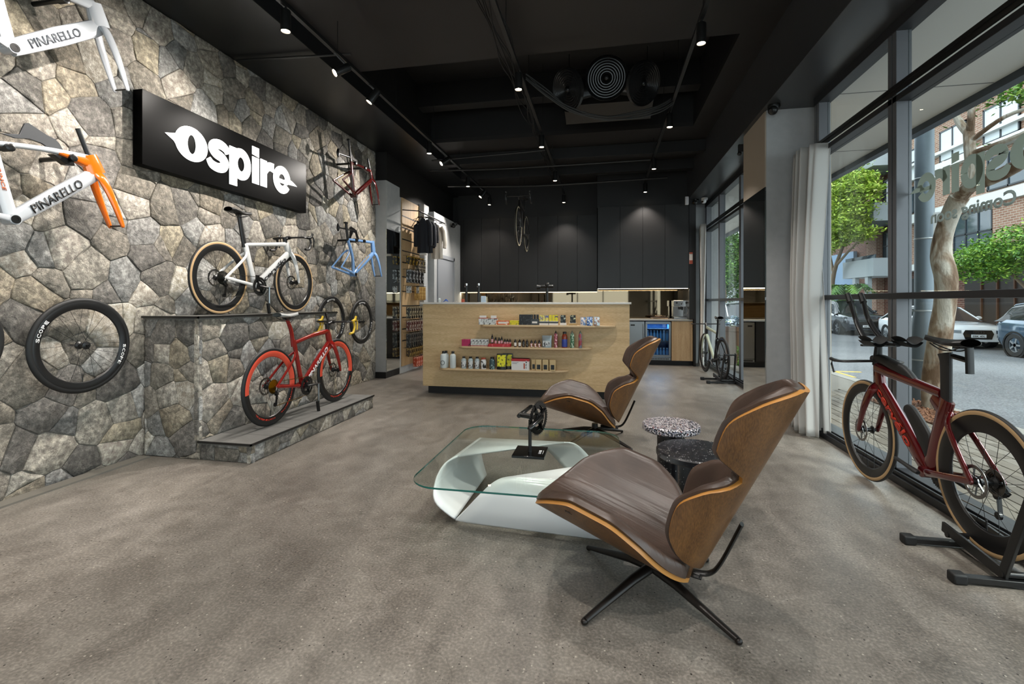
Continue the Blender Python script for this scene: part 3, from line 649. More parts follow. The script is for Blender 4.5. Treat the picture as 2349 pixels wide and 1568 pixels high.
carton(1124, 1140, ZT, .08, .06, WP, 'white lettered carton with raised flap beside the orange carton', (.95, 1.02, mat('rust_red')), flap=(1, 1.45, MATS['pale_sachet']), Y=5.835)
carton(1137, 1168, ZT, .052, .06, o_, 'low orange and white carton on the top shelf', win=(.25, .75, mat('off_white', 'ddd5cc')), Y=5.83)
carton(1169, 1190, ZT, .055, .06, y_, 'low yellow carton on the top shelf', Y=5.83)
carton(1191, 1219, ZT, .13, .07, pm('black_print', '101011', '55585c', .62, 70), 'tall black printed display carton with rounded top', Y=5.84)
carton(1217, 1236, ZT, .075, .07, BLKP, 'black display carton full of dark sachets beside the yellow ones', win=(.3, .6, mat('off_white')), flap=(3, 1.75, pm('black_print', '', '')), Y=5.835)
carton(1237, 1258, ZT, .05, .07, mat('off_white'), 'white display carton holding blue and orange sachets', (.5, .9, BLKP), flap=(3, 2.5, pm('sachet_mix', 'e6d76a', '5b6a9c', .5, 40)), Y=5.83)
carton(1259, 1280, ZT, .05, .07, mat('off_white'), 'white display carton holding yellow sachets', (.5, .9, BLKP), flap=(3, 2.55, pm('sachet_yellow', 'e2d320', '2e3a5c', .58, 40)), Y=5.83)
carton(1284, 1299, ZT, .03, .07, mat('off_white'), 'display carton with black and pink gels on the top shelf', flap=(1, 4.2, pm('gel_dark', '151a1a', 'b9c4b4', .55, 50)), Y=5.83)
carton(1306, 1322, ZT, .03, .07, mat('off_white'), 'display carton with black and yellow gels on the top shelf', (.1, .9, mat('kraft', 'b3935f', .8)), flap=(1, 4.2, pm('gel_dark2', '121512', 'd9d9b0', .56, 50)), Y=5.83)
for (a, b, m, nm, h) in ((1331, 1344, pm('tub_pale', 'cfc3bd', '5f7fa8', .52, 50), 'pale pouch, left of three pouches on the top shelf', .095), (1345, 1360, pm('tub_blue', '2b5b9c', 'd6dfe0', .55, 50), 'bright blue pouch between two pale pouches', .1), (1362, 1376, pm('tub_brown', '9b7464', 'c6d6de', .5, 50), 'brown and pale blue pouch at the right of the three', .1)):
    t = thing('pouch', nm, 'pouch', ((cx_(a, 5.85) + cx_(b, 5.85)) / 2, 5.85, ZT)); w2 = (cx_(b, 5.85) - cx_(a, 5.85)) / 2
    MB().grid(lambda u, v: ((w2 * math.cos(2 * PI * u)) * (1 - .06 * v), (.03 * (1 - v ** 3 * .93)) * math.sin(2 * PI * u), h * v), 20, 8, closed_u=True).build('pouch_body', m, t); MB().box(-w2 * .96, w2 * .96, -.002, .002, h, h + .008).build('seal', m, t)
carton(1059, 1078, ZM, .085, .07, pm('magenta_print', 'a31f52', '5d1030', .6, 40), 'magenta carton at the left of the middle shelf', Y=5.84)
for i in range(5): carton(1079.5 + i * 8, 1087 + i * 8, ZM, .09, .07, WP, 'slim white printed carton on the middle shelf, %s from the magenta carton' % ['first', 'second', 'third', 'fourth', 'fifth'][i], (.05, .15, mat('rust_red')), Y=5.84, group='slim white cartons')
carton(1120, 1170, ZM, .035, .09, pm('red_print', 'b3202a', 'c85058', .6, 30), 'low red tray holding dropper bottles', Y=5.81, name='display_tray')
RB = mat('amber_dark', '1d0f0c', .2); PK = mat('pink_label', 'd7a0a4', .5)
for i, (x, h) in enumerate(((1129, .16), (1137, .125), (1145, .12), (1151, .13), (1158, .1), (1164, .1), (1170, .1))):
    bottle(x, ZM, .014, h, RB, BLKP, 'dark dropper bottle standing in the red tray, %s from the left' % ['', 'second', 'third', 'fourth', 'fifth', 'sixth', 'seventh'][i] if i else 'tallest dark dropper bottle at the left of the red tray', (.3, .55, PK), Y=5.915 if i % 2 else 5.905, group=None if not i else 'dropper bottles in the red tray', spout=True)
for i, x in enumerate((1182, 1192, 1201, 1209)):
    bottle(x, ZM, .0165, .1, RB, BLKP, 'cream-labelled dark bottle on the middle shelf, %s of two' % ['left', 'right'][i] if i < 2 else 'brown-lettered dark bottle on the middle shelf, %s of two' % ['left', 'right'][i - 2], (.12, .55, mat('off_white') if i < 2 else pm('brown_print', '1a120e', '8c8478', .56, 90)), Y=5.85, group='cream labelled dark bottles' if i < 2 else 'brown lettered dark bottles', spout=True)
for i, x in enumerate((1219, 1228, 1237)):
    bottle(x, ZM, .0145, .098, RB, BLKP, 'small red-labelled dark bottle on the middle shelf, %s of three' % ['left', 'middle', 'right'][i], (.05, .5, pm('redwhite', 'a82f22', 'e0d6cf', .5, 90)), Y=5.845, group='red labelled dark bottles', spout=True)
t = thing('foil_pouch', 'silver-grey stand-up pouch on the middle shelf', 'pouch', (cx_(1254.5, 5.85), 5.85, ZM)); MB().grid(lambda u, v: (.06 * math.cos(2 * PI * u), (.025 * (1 - v ** 3 * .93)) * math.sin(2 * PI * u), .15 * v), 24, 8, closed_u=True).build('pouch_body', mat('foil', '8d9698', .3, metal=.4), t)
MB().box(-.045, .04, -.0275, -.024, .02, .085).build('front_label', WP, t)
for x, m, c, nm, r in ((1275, pm('berry_print', '8c3042', 'd9b3b5', .55, 60), BLKP, 'pink and red patterned drink bottle, leftmost of four tall bottles', .022), (1295, mat('amber_red', '7a2a10', .25), BLKP, 'amber bottle with a blue label and black cap', .034), (1312.5, pm('green_print', '3f6b4a', 'c6d3c0', .55, 60), mat('clear_cap', '6f7a72', .2), 'green patterned drink bottle with a pointed cap', .026), (1331, pm('pinkgrey', '9a3c48', '767b86', .5, 30), mat('clear_cap'), 'red and grey bottle with a bent black cap, rightmost of four tall bottles', .022)):
    t = bottle(x, ZM, r, .215 if r < .03 else .2, m, c, nm, (.05, .52, mat('indigo_label', '2f3f8c', .4)) if r > .03 else None, Y=5.865, spout=r < .03, name='drink_bottle', neck=.6)
for x, nm, dy in ((1018, 'white squeeze bottle with a round black logo at the left end of the bottom shelf', 0), (1039, 'white squeeze bottle with lettering, second on the bottom shelf', .0), (1023, 'white squeeze bottle half hidden behind the leftmost one', .07)):
    t = bottle(x, ZB, .046 if dy == 0 and x < 1030 else .04, .22, mat('bottle_white', 'c3c9c8', .35), BLKP, nm, None, Y=5.862 + dy * .6, name='squeeze_bottle', neck=.42)
    if not dy:
        q = MB().lathe([(.024, .0), (.024, .001), (.029, .001), (.029, 0)], 24, basis((0, -.0465 if x < 1030 else -.0405, .07), (1, 0, 0), (0, 0, 1)), closed=True) if x < 1030 else MB()
        if x < 1030: q.build('round_logo', BLKP, t)
        text('SCIENCE' if x > 1030 else 'LABS', basis((-.018, -.0465 if x < 1030 else -.0408, .1 if x > 1030 else .06), (1, 0, 0), (0, 0, 1)), .036, .014, BLKP, t, bold=.01) if False else None
for i, (x, h) in enumerate(((1064, .155), (1079.5, .155), (1094.5, .155))):
    bottle(x, ZB, .0335, h, mat('bottle_pale', 'a9b4b5', .35), BLKP, 'pale blue-white black-capped drink bottle on the bottom shelf, ' + ['left', 'middle', 'right'][i] + ' of three', (.1, .62, WP), Y=5.86, name='drink_bottle', group='pale bottles on the bottom shelf', neck=.5)
bottle(1109, ZB, .036, .145, mat('white_red', 'd4d2d0', .4), mat('rust_red'), 'white bottle with black drawing and a red top on the bottom shelf', (.1, .7, pm('ink_print', 'dcdad6', '141414', .52, 30)), Y=5.85, name='drink_bottle', neck=.8)
bottle(1129, ZB, .036, .155, pm('teal_print', '2f4648', '8fa8a6', .56, 50), BLKP, 'dark teal tinted bottle beside the yellow pouches', None, Y=5.86, name='drink_bottle', neck=.6)
for i, (x, y, k) in enumerate(((1151, 5.85, 1), (1165, 5.91, .8))):
    t = thing('yellow_pouch', ('large black pouch with a bright yellow front' if not i else 'second black and yellow pouch half hidden behind the first'), 'pouch', (cx_(x, y), y, ZB))
    MB().grid(lambda u, v: (.062 * (1 + .05 * v) * math.cos(2 * PI * u), (.03 * (1 - v ** 2 * .9)) * math.sin(2 * PI * u), .2 * v), 24, 8, closed_u=True).build('pouch_body', mat('pouch_black', '141413', .35), t)
    MB().add([(-.05, -.0315, .04), (.05, -.0315, .04), (.056, -.012, .185), (-.056, -.012, .185)], [(0, 1, 2, 3)]).build('yellow_front', pm('yellow_front', 'd8d21c', '4b4a1c', .6, 45), t)
t = carton(1173, 1213, ZB, .145, .09, mat('carton_white', 'd8d5d3', .5), 'white carton with a red roof-shaped top band on the bottom shelf', (.78, 1.0, mat('carton_red', 'a8272b', .5)), Y=5.82)
MB().box(.045, .062, -.0015, .001, .02, .09).build('printed_figure', mat('rust_red'), t); MB().box(.07, .09, -.0015, .001, .02, .12).build('printed_column', WP, t); MB().box(-.1, -.02, -.0012, .001, .095, .1).box(-.1, -.04, -.0012, .001, .08, .085).build('printed_lines', mat('grey_ink', '6a6a6a'), t)
for i, x in enumerate((1224.5, 1235, 1250.5, 1267)):
    a, b = (x - 5, x + 4) if i == 0 else (x - 6, x + 7)
    carton(a, b, ZB, .135, .05, mat('kraft_pale', 'bfa67a', .7), 'kraft carton with a black window on the bottom shelf, ' + ['', 'left of three', 'middle of three', 'right of three'][i] if i else 'kraft carton half hidden behind the first of the row', win=(.12, .55, pm('window_black', '0e1113', '39434a', .62, 50)), Y=5.84 if i else 5.87, name='kraft_carton', group='kraft cartons' if i else None)
# things standing on the counter top
t = thing('card_reader', 'pale blue-white square card holder on the counter top', 'card holder', (cx_(1109, 6.2), 6.2, 1.22)); MB().box(-.035, .035, -.01, .01, 0, .085).build('card_panel', mat('pale_blue_card', 'b9c9d8', .4), t, .006); MB().box(-.03, .03, -.02, .03, 0, .006).build('card_foot', MATS['pale_blue_card'], t)
tag(MB().box(-.018, .018, -.02, .02, 0, .045).build('red_box', mat('rust_red'), None, .003), 'tiny red box on the counter top', 'box').location = (cx_(1062, 6.2), 6.2, 1.22)
t = tag(MB().lathe([(.0001, 0), (.02, 0), (.022, .04), (.008, .06), (.0001, .06)], 12).build('white_tube', MATS['bottle_white'], None), 'small white dispenser at the left end of the counter top', 'dispenser'); t.location = (cx_(1008, 6.2), 6.2, 1.22)
t = tag(MB().grid(lambda u, v: (.045 * (u - .5) * 2, .03 * (v - .5), .05 * math.exp(-((u - .65) * 3) ** 2) * (1 - abs(v - .5))), 14, 6).build('blue_cloth', mat('blue_cloth', '2c56a8', .8), None), 'crumpled bright blue cloth on the counter top', 'cloth'); t.location = (cx_(1021, 6.2), 6.2, 1.22)
t = tag(MB().grid(lambda u, v: (.03 * (u - .5) * 2, .02 * (v - .5), .015 * math.sin(PI * u)), 10, 5).build('paper_scrap', MATS['carton_white'], None), 'small crumpled white paper on the counter top', 'paper'); t.location = (cx_(1045, 6.2), 6.2, 1.22)

# ------------------------------------------------------------------ rear wall: tall black cabinets, mirror splash, bench
xs = [-3.24, -3.121, -2.704, -2.28, -1.854, -1.425, -.987, -.564, -.138]
bw = bpy.data.objects['wall_back']
for i, (a, b) in enumerate(zip(xs, xs[1:])):
    t = thing('wall_cabinet', 'x', 'cabinet', (0, 10.3, 0), 0, 'black wall cabinets behind the counter')
    t['label'] = 'flat black wall cabinet door behind the counter, ' + ['partly hidden leftmost one', 'second from left', 'third from left', 'left of the hanging bike', 'behind the hanging bike', 'right of the hanging bike', 'second from the taller block', 'next to the taller block'][i]
    MB().box(a + .002, b - .002, 0, .018, 1.446, 3.1).build('door', CABB, t, .001); MB().box(a + .004, b - .004, .018, .15, 1.45, 3.09).build('carcass', BLACK, t)
xs = [-.118, .313, .743, 1.157, 1.6]
for i, (a, b) in enumerate(zip(xs, xs[1:])):
    t = thing('tall_wall_cabinet', 'black wall cabinet door in the nearer taller block, ' + ['first from the left', 'second from the left', 'third from the left', 'last, beside the curtain'][i], 'cabinet', (0, 9.5, 0), 0, 'nearer black wall cabinets')
    MB().box(a + .002, b - .002, 0, .018, 1.49, 3.1).build('door', CABB, t, .001); MB().box(a + .002, b - .002, .018, .8, 1.5, 3.1).build('carcass', BLACK, t)
tag(MB().box(-3.24, -.14, 10.3, 10.45, 3.1, 4.4).box(-.13, 1.72, 9.6, 10.45, 3.1, 3.8).build('wall_back_upper', BLACK), kind='structure')
tag(MB().box(1.6, 1.72, 9.48, 10.45, .9, 3.18).box(1.68, 1.72, 9.48, 10.45, 0, .9).build('wall_side_panel', BLACK), kind='structure')
for (x0, x1, y, z, nm) in ((-3.2, -.138, 10.305, 1.438, 'long warm light strip under the rear black cabinets'), (-.118, 1.58, 9.505, 1.482, 'warm light strip under the nearer cabinets')):
    t = tag(MB().box(x0, x1, y, y + .014, z, z + .008).build('light_strip', LED), nm, 'light strip')
    ld = bpy.data.lights.new('strip_light', 'AREA'); ld.shape = 'RECTANGLE'; ld.size = x1 - x0; ld.size_y = .02; ld.energy = 9; ld.color = (1, .85, .62); lo = bpy.data.objects.new('strip_light', ld); COL.objects.link(lo); lo.location = ((x0 + x1) / 2, y + .03, z - .006)
struct('wall_back_splash', MB().box(-3.24, -.138, 10.40, 10.42, .89, 1.446).box(-.138, 1.6, 10.18, 10.2, .89, 1.49), BRONZE)
t = thing('bench_top', 'pale worktop running along the rear wall', 'worktop', (0, 0, 0)); MB().box(-3.17, 1.67, 9.5, 10.17, .862, .89).build('slab', mat('bench_grey', '9b9a97', .35), t, .002)
t = thing('rear_base_cabinet', 'long dark base cabinet hidden behind the reception counter', 'cabinet', (0, 0, 0)); MB().box(-3.1, .45, 9.55, 10.3, .1, .862).build('body', BLACK, t); MB().box(-3.15, .45, 9.53, 9.55, .11, .85).build('front_panel', CABB, t)
struct('trim_2', MB().box(-3.2, 1.69, 9.6, 9.62, 0, .1), BLACK)
def fridge(x0, x1, label, glass):
    t = thing('bar_fridge', label, 'fridge', ((x0 + x1) / 2, 9.52, .1), 0); w2 = (x1 - x0) / 2 - .006
    if glass:
        MB().box(-w2, w2, .03, .55, 0, .03).box(-w2, w2, .03, .55, .72, .75).box(-w2, -w2 + .03, .03, .55, 0, .75).box(w2 - .03, w2, .03, .55, 0, .75).box(-w2, w2, .5, .55, 0, .75).build('cabinet_body', mat('fridge_inside', '4f7fb5', .6), t)
        MB().box(-w2, w2, -.005, .025, .06, .1).box(-w2, w2, -.005, .025, .70, .745).box(-w2, -w2 + .035, -.005, .025, .1, .7).box(w2 - .035, w2, -.005, .025, .1, .7).build('door_frame', STEEL, t, .002)
        MB().box(-w2 + .03, w2 - .03, .008, .014, .1, .7).build('door_glass', m_glass('fridge_glass', 'cfe4f2', .1), t)
        MB().box(-w2 + .03, w2 - .03, .06, .5, .36, .368).box(-w2 + .03, w2 - .03, .06, .5, .6, .605).build('wire_shelf', STEEL, t)
        li = bpy.data.lights.new('fridge_light', 'AREA'); li.shape = 'RECTANGLE'; li.size = x1 - x0 - .1; li.size_y = .2; li.energy = 6; li.color = (.45, .7, 1); lo = bpy.data.objects.new('fridge_light', li); COL.objects.link(lo); lo.location = ((x0 + x1) / 2, 9.68, .79)
    else:
        MB().box(-w2, w2, .03, .55, 0, .75).build('cabinet_body', BLKM, t); MB().box(-w2, w2, -.005, .025, .06, .745).build('door', STEEL, t, .003)
        MB().cyl((w2 - .025, -.035, .12), (w2 - .025, -.035, .7), .008).build('handle', STEEL, t); MB().box(-w2 + .04, -w2 + .12, -.008, .0, .66, .69).build('display', BLKP, t)
    g = MB().box(-w2, w2, .0, .03, 0, .052)
    g.build('toe_grille', STEEL, t)
    m = MB()
    for i in range(14): a = -w2 + .03 + i * (2 * w2 - .06) / 14; m.box(a, a + .015, -.002, .001, .012, .04)
    tag(m.build('grille_slots', BLKP, t), kind='stuff')
    return t
fridge(.47, .785, 'stainless bar fridge with a solid door beside the counter end', False)
fridge(.79, 1.275, 'stainless bar fridge with a glass door and blue-lit bottles', True)
MW = m_glass('water_bottle', 'bfdcf0', .3)
fb = None
for r, zz, n in ((0, .47, 7), (1, .13, 7), (2, .13, 0)):
    for i in range(n):
        x = .85 + i * .061
        if fb is None:
            fb = thing('water_bottle', 'clear water bottle standing in the glass-door fridge', 'bottle', (x, 9.64, zz), 0, 'water bottles in the fridge')
            MB().lathe([(.0001, 0), (.024, 0), (.025, .01), (.025, .13), (.012, .17), (.012, .19), (.0001, .19)], 12).build('bottle_body', mat('water_blue', '8fb6d8', .15), fb); MB().lathe([(.014, .182), (.014, .2), (.0001, .2)], 10).build('cap', mat('cap_white', 'e4e8ea', .4), fb)
        else: dup(fb, (x, 9.64, zz))
for b in [o for o in bpy.data.objects if o.name.startswith('water_bottle') and o.get('category')]: b['label'] = 'clear water bottle on the ' + ('upper' if b.location.z > .3 else 'lower') + ' fridge shelf, ' + ['first', 'second', 'third', 'fourth', 'fifth', 'sixth', 'seventh'][round((b.location.x - .85) / .061)] + ' from the left'; b['group'] = 'water bottles on the ' + ('upper' if b.location.z > .3 else 'lower') + ' fridge shelf'
t = thing('oak_base_cabinet', 'oak-faced base cabinet below the coffee machine', 'cabinet', (1.285, 9.52, .1)); MB().box(0, .3, .02, .62, 0, .762).build('body', OAKV, t); MB().box(.0, .34, 0, .02, -.005, .755).build('door', OAKV, t, .001); MB().box(.343, .385, -.0, .02, -.005, .755).build('filler', OAKV, t, .001)
t = thing('coffee_machine', 'chrome coffee machine at the right end of the rear bench', 'coffee machine', (1.49, 9.7, .89))
MB().box(-.14, .14, 0, .3, 0, .04).build('drip_tray', STEEL, t, .004); MB().box(-.14, .14, .12, .32, .04, .36).build('machine_body', CHROME, t, .008); MB().box(-.145, .145, -.02, .3, .24, .37).build('machine_head', CHROME, t, .008)
MB().cyl((0, .04, .24), (0, .04, .19), .035).cyl((0, .04, .2), (0, -.09, .185), .011).build('portafilter', BLKP, t); MB().cyl((-.09, -.03, .32), (-.09, -.02, .32), .02).cyl((.09, -.03, .32), (.09, -.02, .32), .02).build('dial', BLKP, t)
text('V', basis((-.02, -.0225, .28), (1, 0, 0), (0, 0, 1)), .04, .05, BLKP, t, bold=.04); MB().tube([(.1, -.03, .24), (.11, -.05, .15), (.1, -.04, .1)], .005, 6).build('steam_wand', CHROME, t)
tag(MB().cyl((0, 0, 0), (0, 0, .09), .03).build('red_canister', mat('rust_red')), 'small red canister beside the coffee machine', 'canister').location = (1.66, 9.62, .89)
def shoe(loc, rz, label):
    t = thing('cycling_shoe', label, 'shoe', loc, rz)
    MB().grid(lambda u, v: (Vector((.13 * (u * 2 - 1), (.042 - .012 * abs(u - .35)) * math.sin(2 * PI * v) * (math.sin(PI * min(1, max(.03, u * .96 + .02))) ** .4), .035 + (.03 + .035 * max(0, .5 - u)) * (1 - math.cos(2 * PI * v)) * .5 * math.sin(PI * max(.04, min(.97, u))) ** .3))), 14, 13).build('upper', mat('shoe_brown', '3b2b22', .5), t)
    MB().box(-.12, .12, -.03, .03, .02, .035).build('sole', mat('sole_pale', 'b99f84', .5), t, .01)
    for i in range(3): MB().tube([(-.02 + i * .035, -.035, .075), (-.02 + i * .035, 0, .098 - i * .008), (-.02 + i * .035, .035, .075)], .004, 6).build('strap', MATS['sole_pale'], t)
shoe((1.02, 9.66, .87), .3, 'brown cycling shoe with pale straps on the rear bench'); shoe((1.14, 9.76, .87), -.4, 'second brown cycling shoe leaning behind the first')
# taps and work stand heads rising behind the counter
for x, nm in ((1070, 'left'), (1098, 'right')):
    t = thing('beer_tap', 'slim black tap column behind the counter, %s one of two' % nm, 'tap', (cx_(x, 6.55), 6.55, 1.22)); MB().cyl((0, 0, 0), (0, 0, .24), .018).build('column', BLKM, t); MB().cyl((0, 0, .24), (0, 0, .27), .02).tube([(0, 0, .25), (0, -.05, .25), (0, -.07, .22)], .008, 8).build('spout', CHROME, t)
t = thing('repair_stand', 'black repair stand with a clamp head rising behind the counter', 'stand', (cx_(1255, 7.4), 7.4, 0)); MB().cyl((0, 0, 0), (0, 0, 1.45), .022).build('pole', BLKM, t); MB().cyl((-.1, 0, 1.47), (.1, 0, 1.47), .025).sphere((0, 0, 1.49), .035).build('clamp_head', BLKP, t)
MB().cyl((-.16, 0, 1.46), (-.1, 0, 1.46), .04, .03).build('clamp_jaw', BLKP, t); MB().bar((0, 0, .02), (.4, .3, .02), .04, .03).bar((0, 0, .02), (-.4, .3, .02), .04, .03).bar((0, 0, .02), (0, -.45, .02), .04, .03).build('foot', BLKM, t); MB().sphere((.02, -.03, 1.52), .016).build('knob', CHROME, t)
t = thing('fire_point', 'small red and white fire notice on the dark wall by the far curtain', 'sign', (1.63, 9.47, 1.95)); MB().box(-.03, .03, 0, .01, 0, .22).build('panel', mat('off_white'), t); MB().box(-.03, .03, -.003, .0, 0, .07).box(-.03, .03, -.003, 0, .19, .22).build('red_band', mat('rust_red'), t)

# ------------------------------------------------------------------ plywood slat wall with goods, left rear
SW = thing('slat_wall', 'plywood slat wall with black rails behind the grey pier', 'display wall', (-3.42, 7.6, 0))
MB().box(-.0, .02, 0, .78, .12, 3.02).build('plywood_board', OAKV, SW)
for z in (.55, .75, .95, 1.15, 1.4, 1.65, 1.9, 2.1, 2.3, 2.5, 2.7): MB().box(.018, .024, 0, .78, z, z + .018).build('slat_rail', BLKM, SW)
struct('wall_pier_rear', MB().box(-3.6, -3.31, 8.38, 8.62, 0, 3.06), GREYW); struct('wall_return_rear', MB().box(-3.42, -3.2, 8.62, 10.45, 0, 2.96), GREYW)
d = struct('door_1', MB().box(-3.205, -3.19, 8.85, 9.75, 0, 2.1), mat('door_grey', '8c8f94', .5)); MB().box(-3.2, -3.175, 8.78, 8.85, 0, 2.17).box(-3.2, -3.175, 9.75, 9.82, 0, 2.17).box(-3.2, -3.175, 8.78, 9.82, 2.1, 2.17).build('door_frame', MATS['door_grey'], d, .003)
t = thing('clothes_rail', 'black wall-mounted hanging rail above the slat wall', 'rail', (-3.42, 7.6, 2.78)); MB().cyl((.32, 0, 0), (.32, 1.35, 0), .012).build('rail_bar', BLKM, t)
for y in (.02, .7, 1.3): MB().cyl((0.02, y, .03), (.32, y, 0), .009, n=8).build('rail_arm', BLKM, t)
def garment(y, col, label, L_=.72, w_=.22, sleeve=.35, legs=False):
    t = thing('hanging_garment', label, 'clothing', (-3.1, y, 2.76)); m = mat('cloth_' + col, col, .9, bmp=.3, bscale=40)
    MB().tube([(0, 0, .02), (.0, 0, -.03)], .002, 6).tube([(-.18, 0, -.09), (0, 0, -.03), (.18, 0, -.09)], .004, 6).build('hanger', BLKM, t)
    def f(u, v):
        a = 2 * PI * u; ww = interp(v, [0, .12, .25, .6, 1], [.05, w_ * .8, w_ * .86, w_ * .8, w_ * .9]); d = .03 + .012 * math.sin(6 * a) * v
        return (ww * math.cos(a), d * math.sin(a), -.06 - L_ * v - (.05 * abs(math.cos(a)) if v < .2 else 0))
    MB().grid(f, 28, 12, closed_u=True).build('body', m, t)
    for s in (-1, 1): MB().tube([(s * w_ * .7, 0, -.12), (s * w_ * 1.05, .0, -.2), (s * w_ * 1.15, .01, -.1 - sleeve), (s * w_ * 1.12, .0, -.16 - sleeve)], [.04, .045, .035, .034], 10).build('sleeve', m, t)
    if legs: MB().box(-w_ * .5, w_ * .5, -.03, .03, -.1 - L_, -.06 - L_).build('cuff', mat('off_white'), t, .01)
    return t
garment(7.8, '22242a', 'dark grey long-sleeved jersey hanging nearest on the rail', .62, .12, .4, True)
garment(8.0, '2c2e34', 'dark blue-grey jersey hanging second on the rail', .6, .12, .38); garment(8.12, '15161a', 'black jersey squeezed in the middle of the rail', .5, .12, .3)
garment(8.5, 'b9b3a8', 'cream jersey hanging at the far end of the rail', .66, .135, .36)
# hook bars of small packets
ACC = [('gloves', 'black and yellow gloves packet', [('1c1a17', 'b8901f')], 2.02, .14, 5, .0), ('socks', 'patterned sock pair on a hook', [('2b2622', 'a89a86')], 1.98, .22, 6, .38), ('sock_white', 'black and white sock pair on a hook', [('1a1a1c', 'b9b9ba')], 1.78, .22, 5, .0), ('kraft', 'kraft card packet on a hook', [('a98346', 'c9a765')], 1.5, .24, 6, .36), ('tube', 'white blister packet on a hook', [('c9c9c6', '55504a')], 1.5, .12, 2, .0),
       ('cleat', 'black and white carded part on a hook', [('22201e', 'b5a98c')], 1.14, .2, 7, .0), ('bar_tape', 'dark red and cream carded packet', [('5a1f1c', 'bdb3a8')], .9, .18, 7, .0), ('tool', 'black carded tool on a hook', [('121212', '6f6a62')], .68, .24, 8, .0), ('light', 'brown and black carded light', [('3a2a1b', 'a58a4d')], .42, .14, 8, .0), ('co2', 'orange-red carded canister on a hook', [('b4401f', 'd9a08e')], .24, .17, 5, .3)]
ORD = ['nearest the pier', 'second from the pier', 'third from the pier', 'fourth from the pier', 'fifth from the pier', 'sixth from the pier', 'seventh from the pier', 'eighth from the pier']
for (k, nm, cols, z, h, n, y0) in ACC:
    first = None
    for i in range(n):
        y = 7.64 + y0 + i * (.72 - y0) / n
        if 1:
            if i == 0:
                first = thing('hanging_packet', nm + ' on the slat wall', 'packet', (-3.3 + .0, y, z), 0, k.replace('_', ' ') + ' packets on the slat wall')
                MB().box(-.04, .05, -.012, .012, -h, 0).build('packet_card', pm('pk_' + k, cols[0][0], cols[0][1], .52, 35), first, .004)
                MB().cyl((-.12, 0, .012), (.06, 0, .012), .003, n=6).build('hook', BLKM, first)
            o = first if i == 0 else dup(first, (-3.3, y, z), rnd.uniform(-.25, .25))
            o['label'] = nm.replace(' on a hook', '') + ' on the slat wall, ' + ORD[i]
# ------------------------------------------------------------------ bicycles
CARB = mat('satin_carbon', '131314', .36)
TAN = mat('tan_sidewall', 'b3936a', .6)
TYRE = mat('tyre_rubber', '111111', .55)
RX = Matrix.Rotation(PI / 2, 4, 'Y')            # lathe axis z -> x
SPOKE = mat('black_spoke', '1a1a1a', .35, metal=.5)
ROTOR = mat('brake_rotor_steel', '8a8a8a', .3, metal=1)
CASS = mat('cassette_steel', '6e6c68', .3, metal=1)
GOLD = mat('gold_cassette', 'b08a2c', .3, metal=1)
def wheel(parent, name, y, z, R=.335, depth=.052, tan=True, rimm=None, rim2=None, arc=(0, 1), rotor=-1, spokes=24, hubm=None, hw=.05, tilt=None, rot=0):
    """rim mesh is the part; tyre, spokes, hub, rotor are its sub-parts. rotor = side (x sign) or 0"""
    T = Matrix.Translation((0, y, z))
    if tilt is not None: T = T @ tilt
    ro = R - .026; ri = ro - depth
    prof = [(ro, -.012), (ro - .008, -.0145), (ro - depth * .5, -.0135), (ri + .006, -.008), (ri, 0), (ri + .006, .008), (ro - depth * .5, .0135), (ro - .008, .0145), (ro, .012)]
    def mi(i, f): return 1 if (rim2 is not None and arc[0] < (f + rot) % 1 < arc[1]) else 0
    r = MB().lathe(prof, 72, T @ RX, mi, closed=True).build(name, [rimm or CARB, rim2 or CARB], parent)
    tp = [(ro - .002, -.0125), (ro + .008, -.0145), (ro + .018, -.0115), (R - .002, -.006), (R, 0), (R - .002, .006), (ro + .018, .0115), (ro + .008, .0145), (ro - .002, .0125)]
    MB().lathe(tp, 72, T @ RX, lambda i, f: 1 if (tan and i in (0, 1, 6, 7)) else 0).build('tyre', [TYRE, TAN], r)
    s = MB()
    for k in range(spokes):
        a = 2 * PI * k / spokes; sd = -1 if k % 2 else 1; b = a + (.5 if k % 4 < 2 else -.5)
        s.cyl(T @ Vector((sd * hw * .55, .024 * math.cos(b + a * 0), .024 * math.sin(b))), T @ Vector((0, (ri + .004) * math.cos(a), (ri + .004) * math.sin(a))), .0012, n=4, caps=False)
    s.build('spokes', SPOKE, r)
    MB().lathe([(.0001, -hw), (.010, -hw), (.010, -hw * .7), (.026, -hw * .62), (.026, -hw * .5), (.014, -hw * .35), (.014, hw * .35), (.026, hw * .5), (.026, hw * .62), (.010, hw * .7), (.010, hw), (.0001, hw)], 20, T @ RX).build('hub', hubm or CARB, r)
    if rotor:
        m = MB(); x = rotor * hw * .8
        m.lathe([(.062, x - .001), (.078, x - .001), (.078, x + .001), (.062, x + .001)], 40, T @ RX, closed=True)
        for k in range(6): a = k * PI / 3; m.bar(T @ Vector((x, .022 * math.cos(a), .022 * math.sin(a))), T @ Vector((x, .066 * math.cos(a + .5), .066 * math.sin(a + .5))), .002, .007, (1, 0, 0))
        m.lathe([(.0001, x - .003), (.024, x - .003), (.024, x + .003), (.0001, x + .003)], 18, T @ RX).build('brake_rotor', ROTOR, r)
    MB().cyl(T @ Vector((0, 0, -ri + .0)), T @ Vector((0, 0, -ri + .05)), .003, n=6).build('valve', CARB, r)
    return r
def air(w0, h0, w1=None, h1=None, n=2): return [(lerp(w0, w1 or w0, i / (n - 1)) / 2, lerp(h0, h1 or h0, i / (n - 1)) / 2) for i in range(n)]
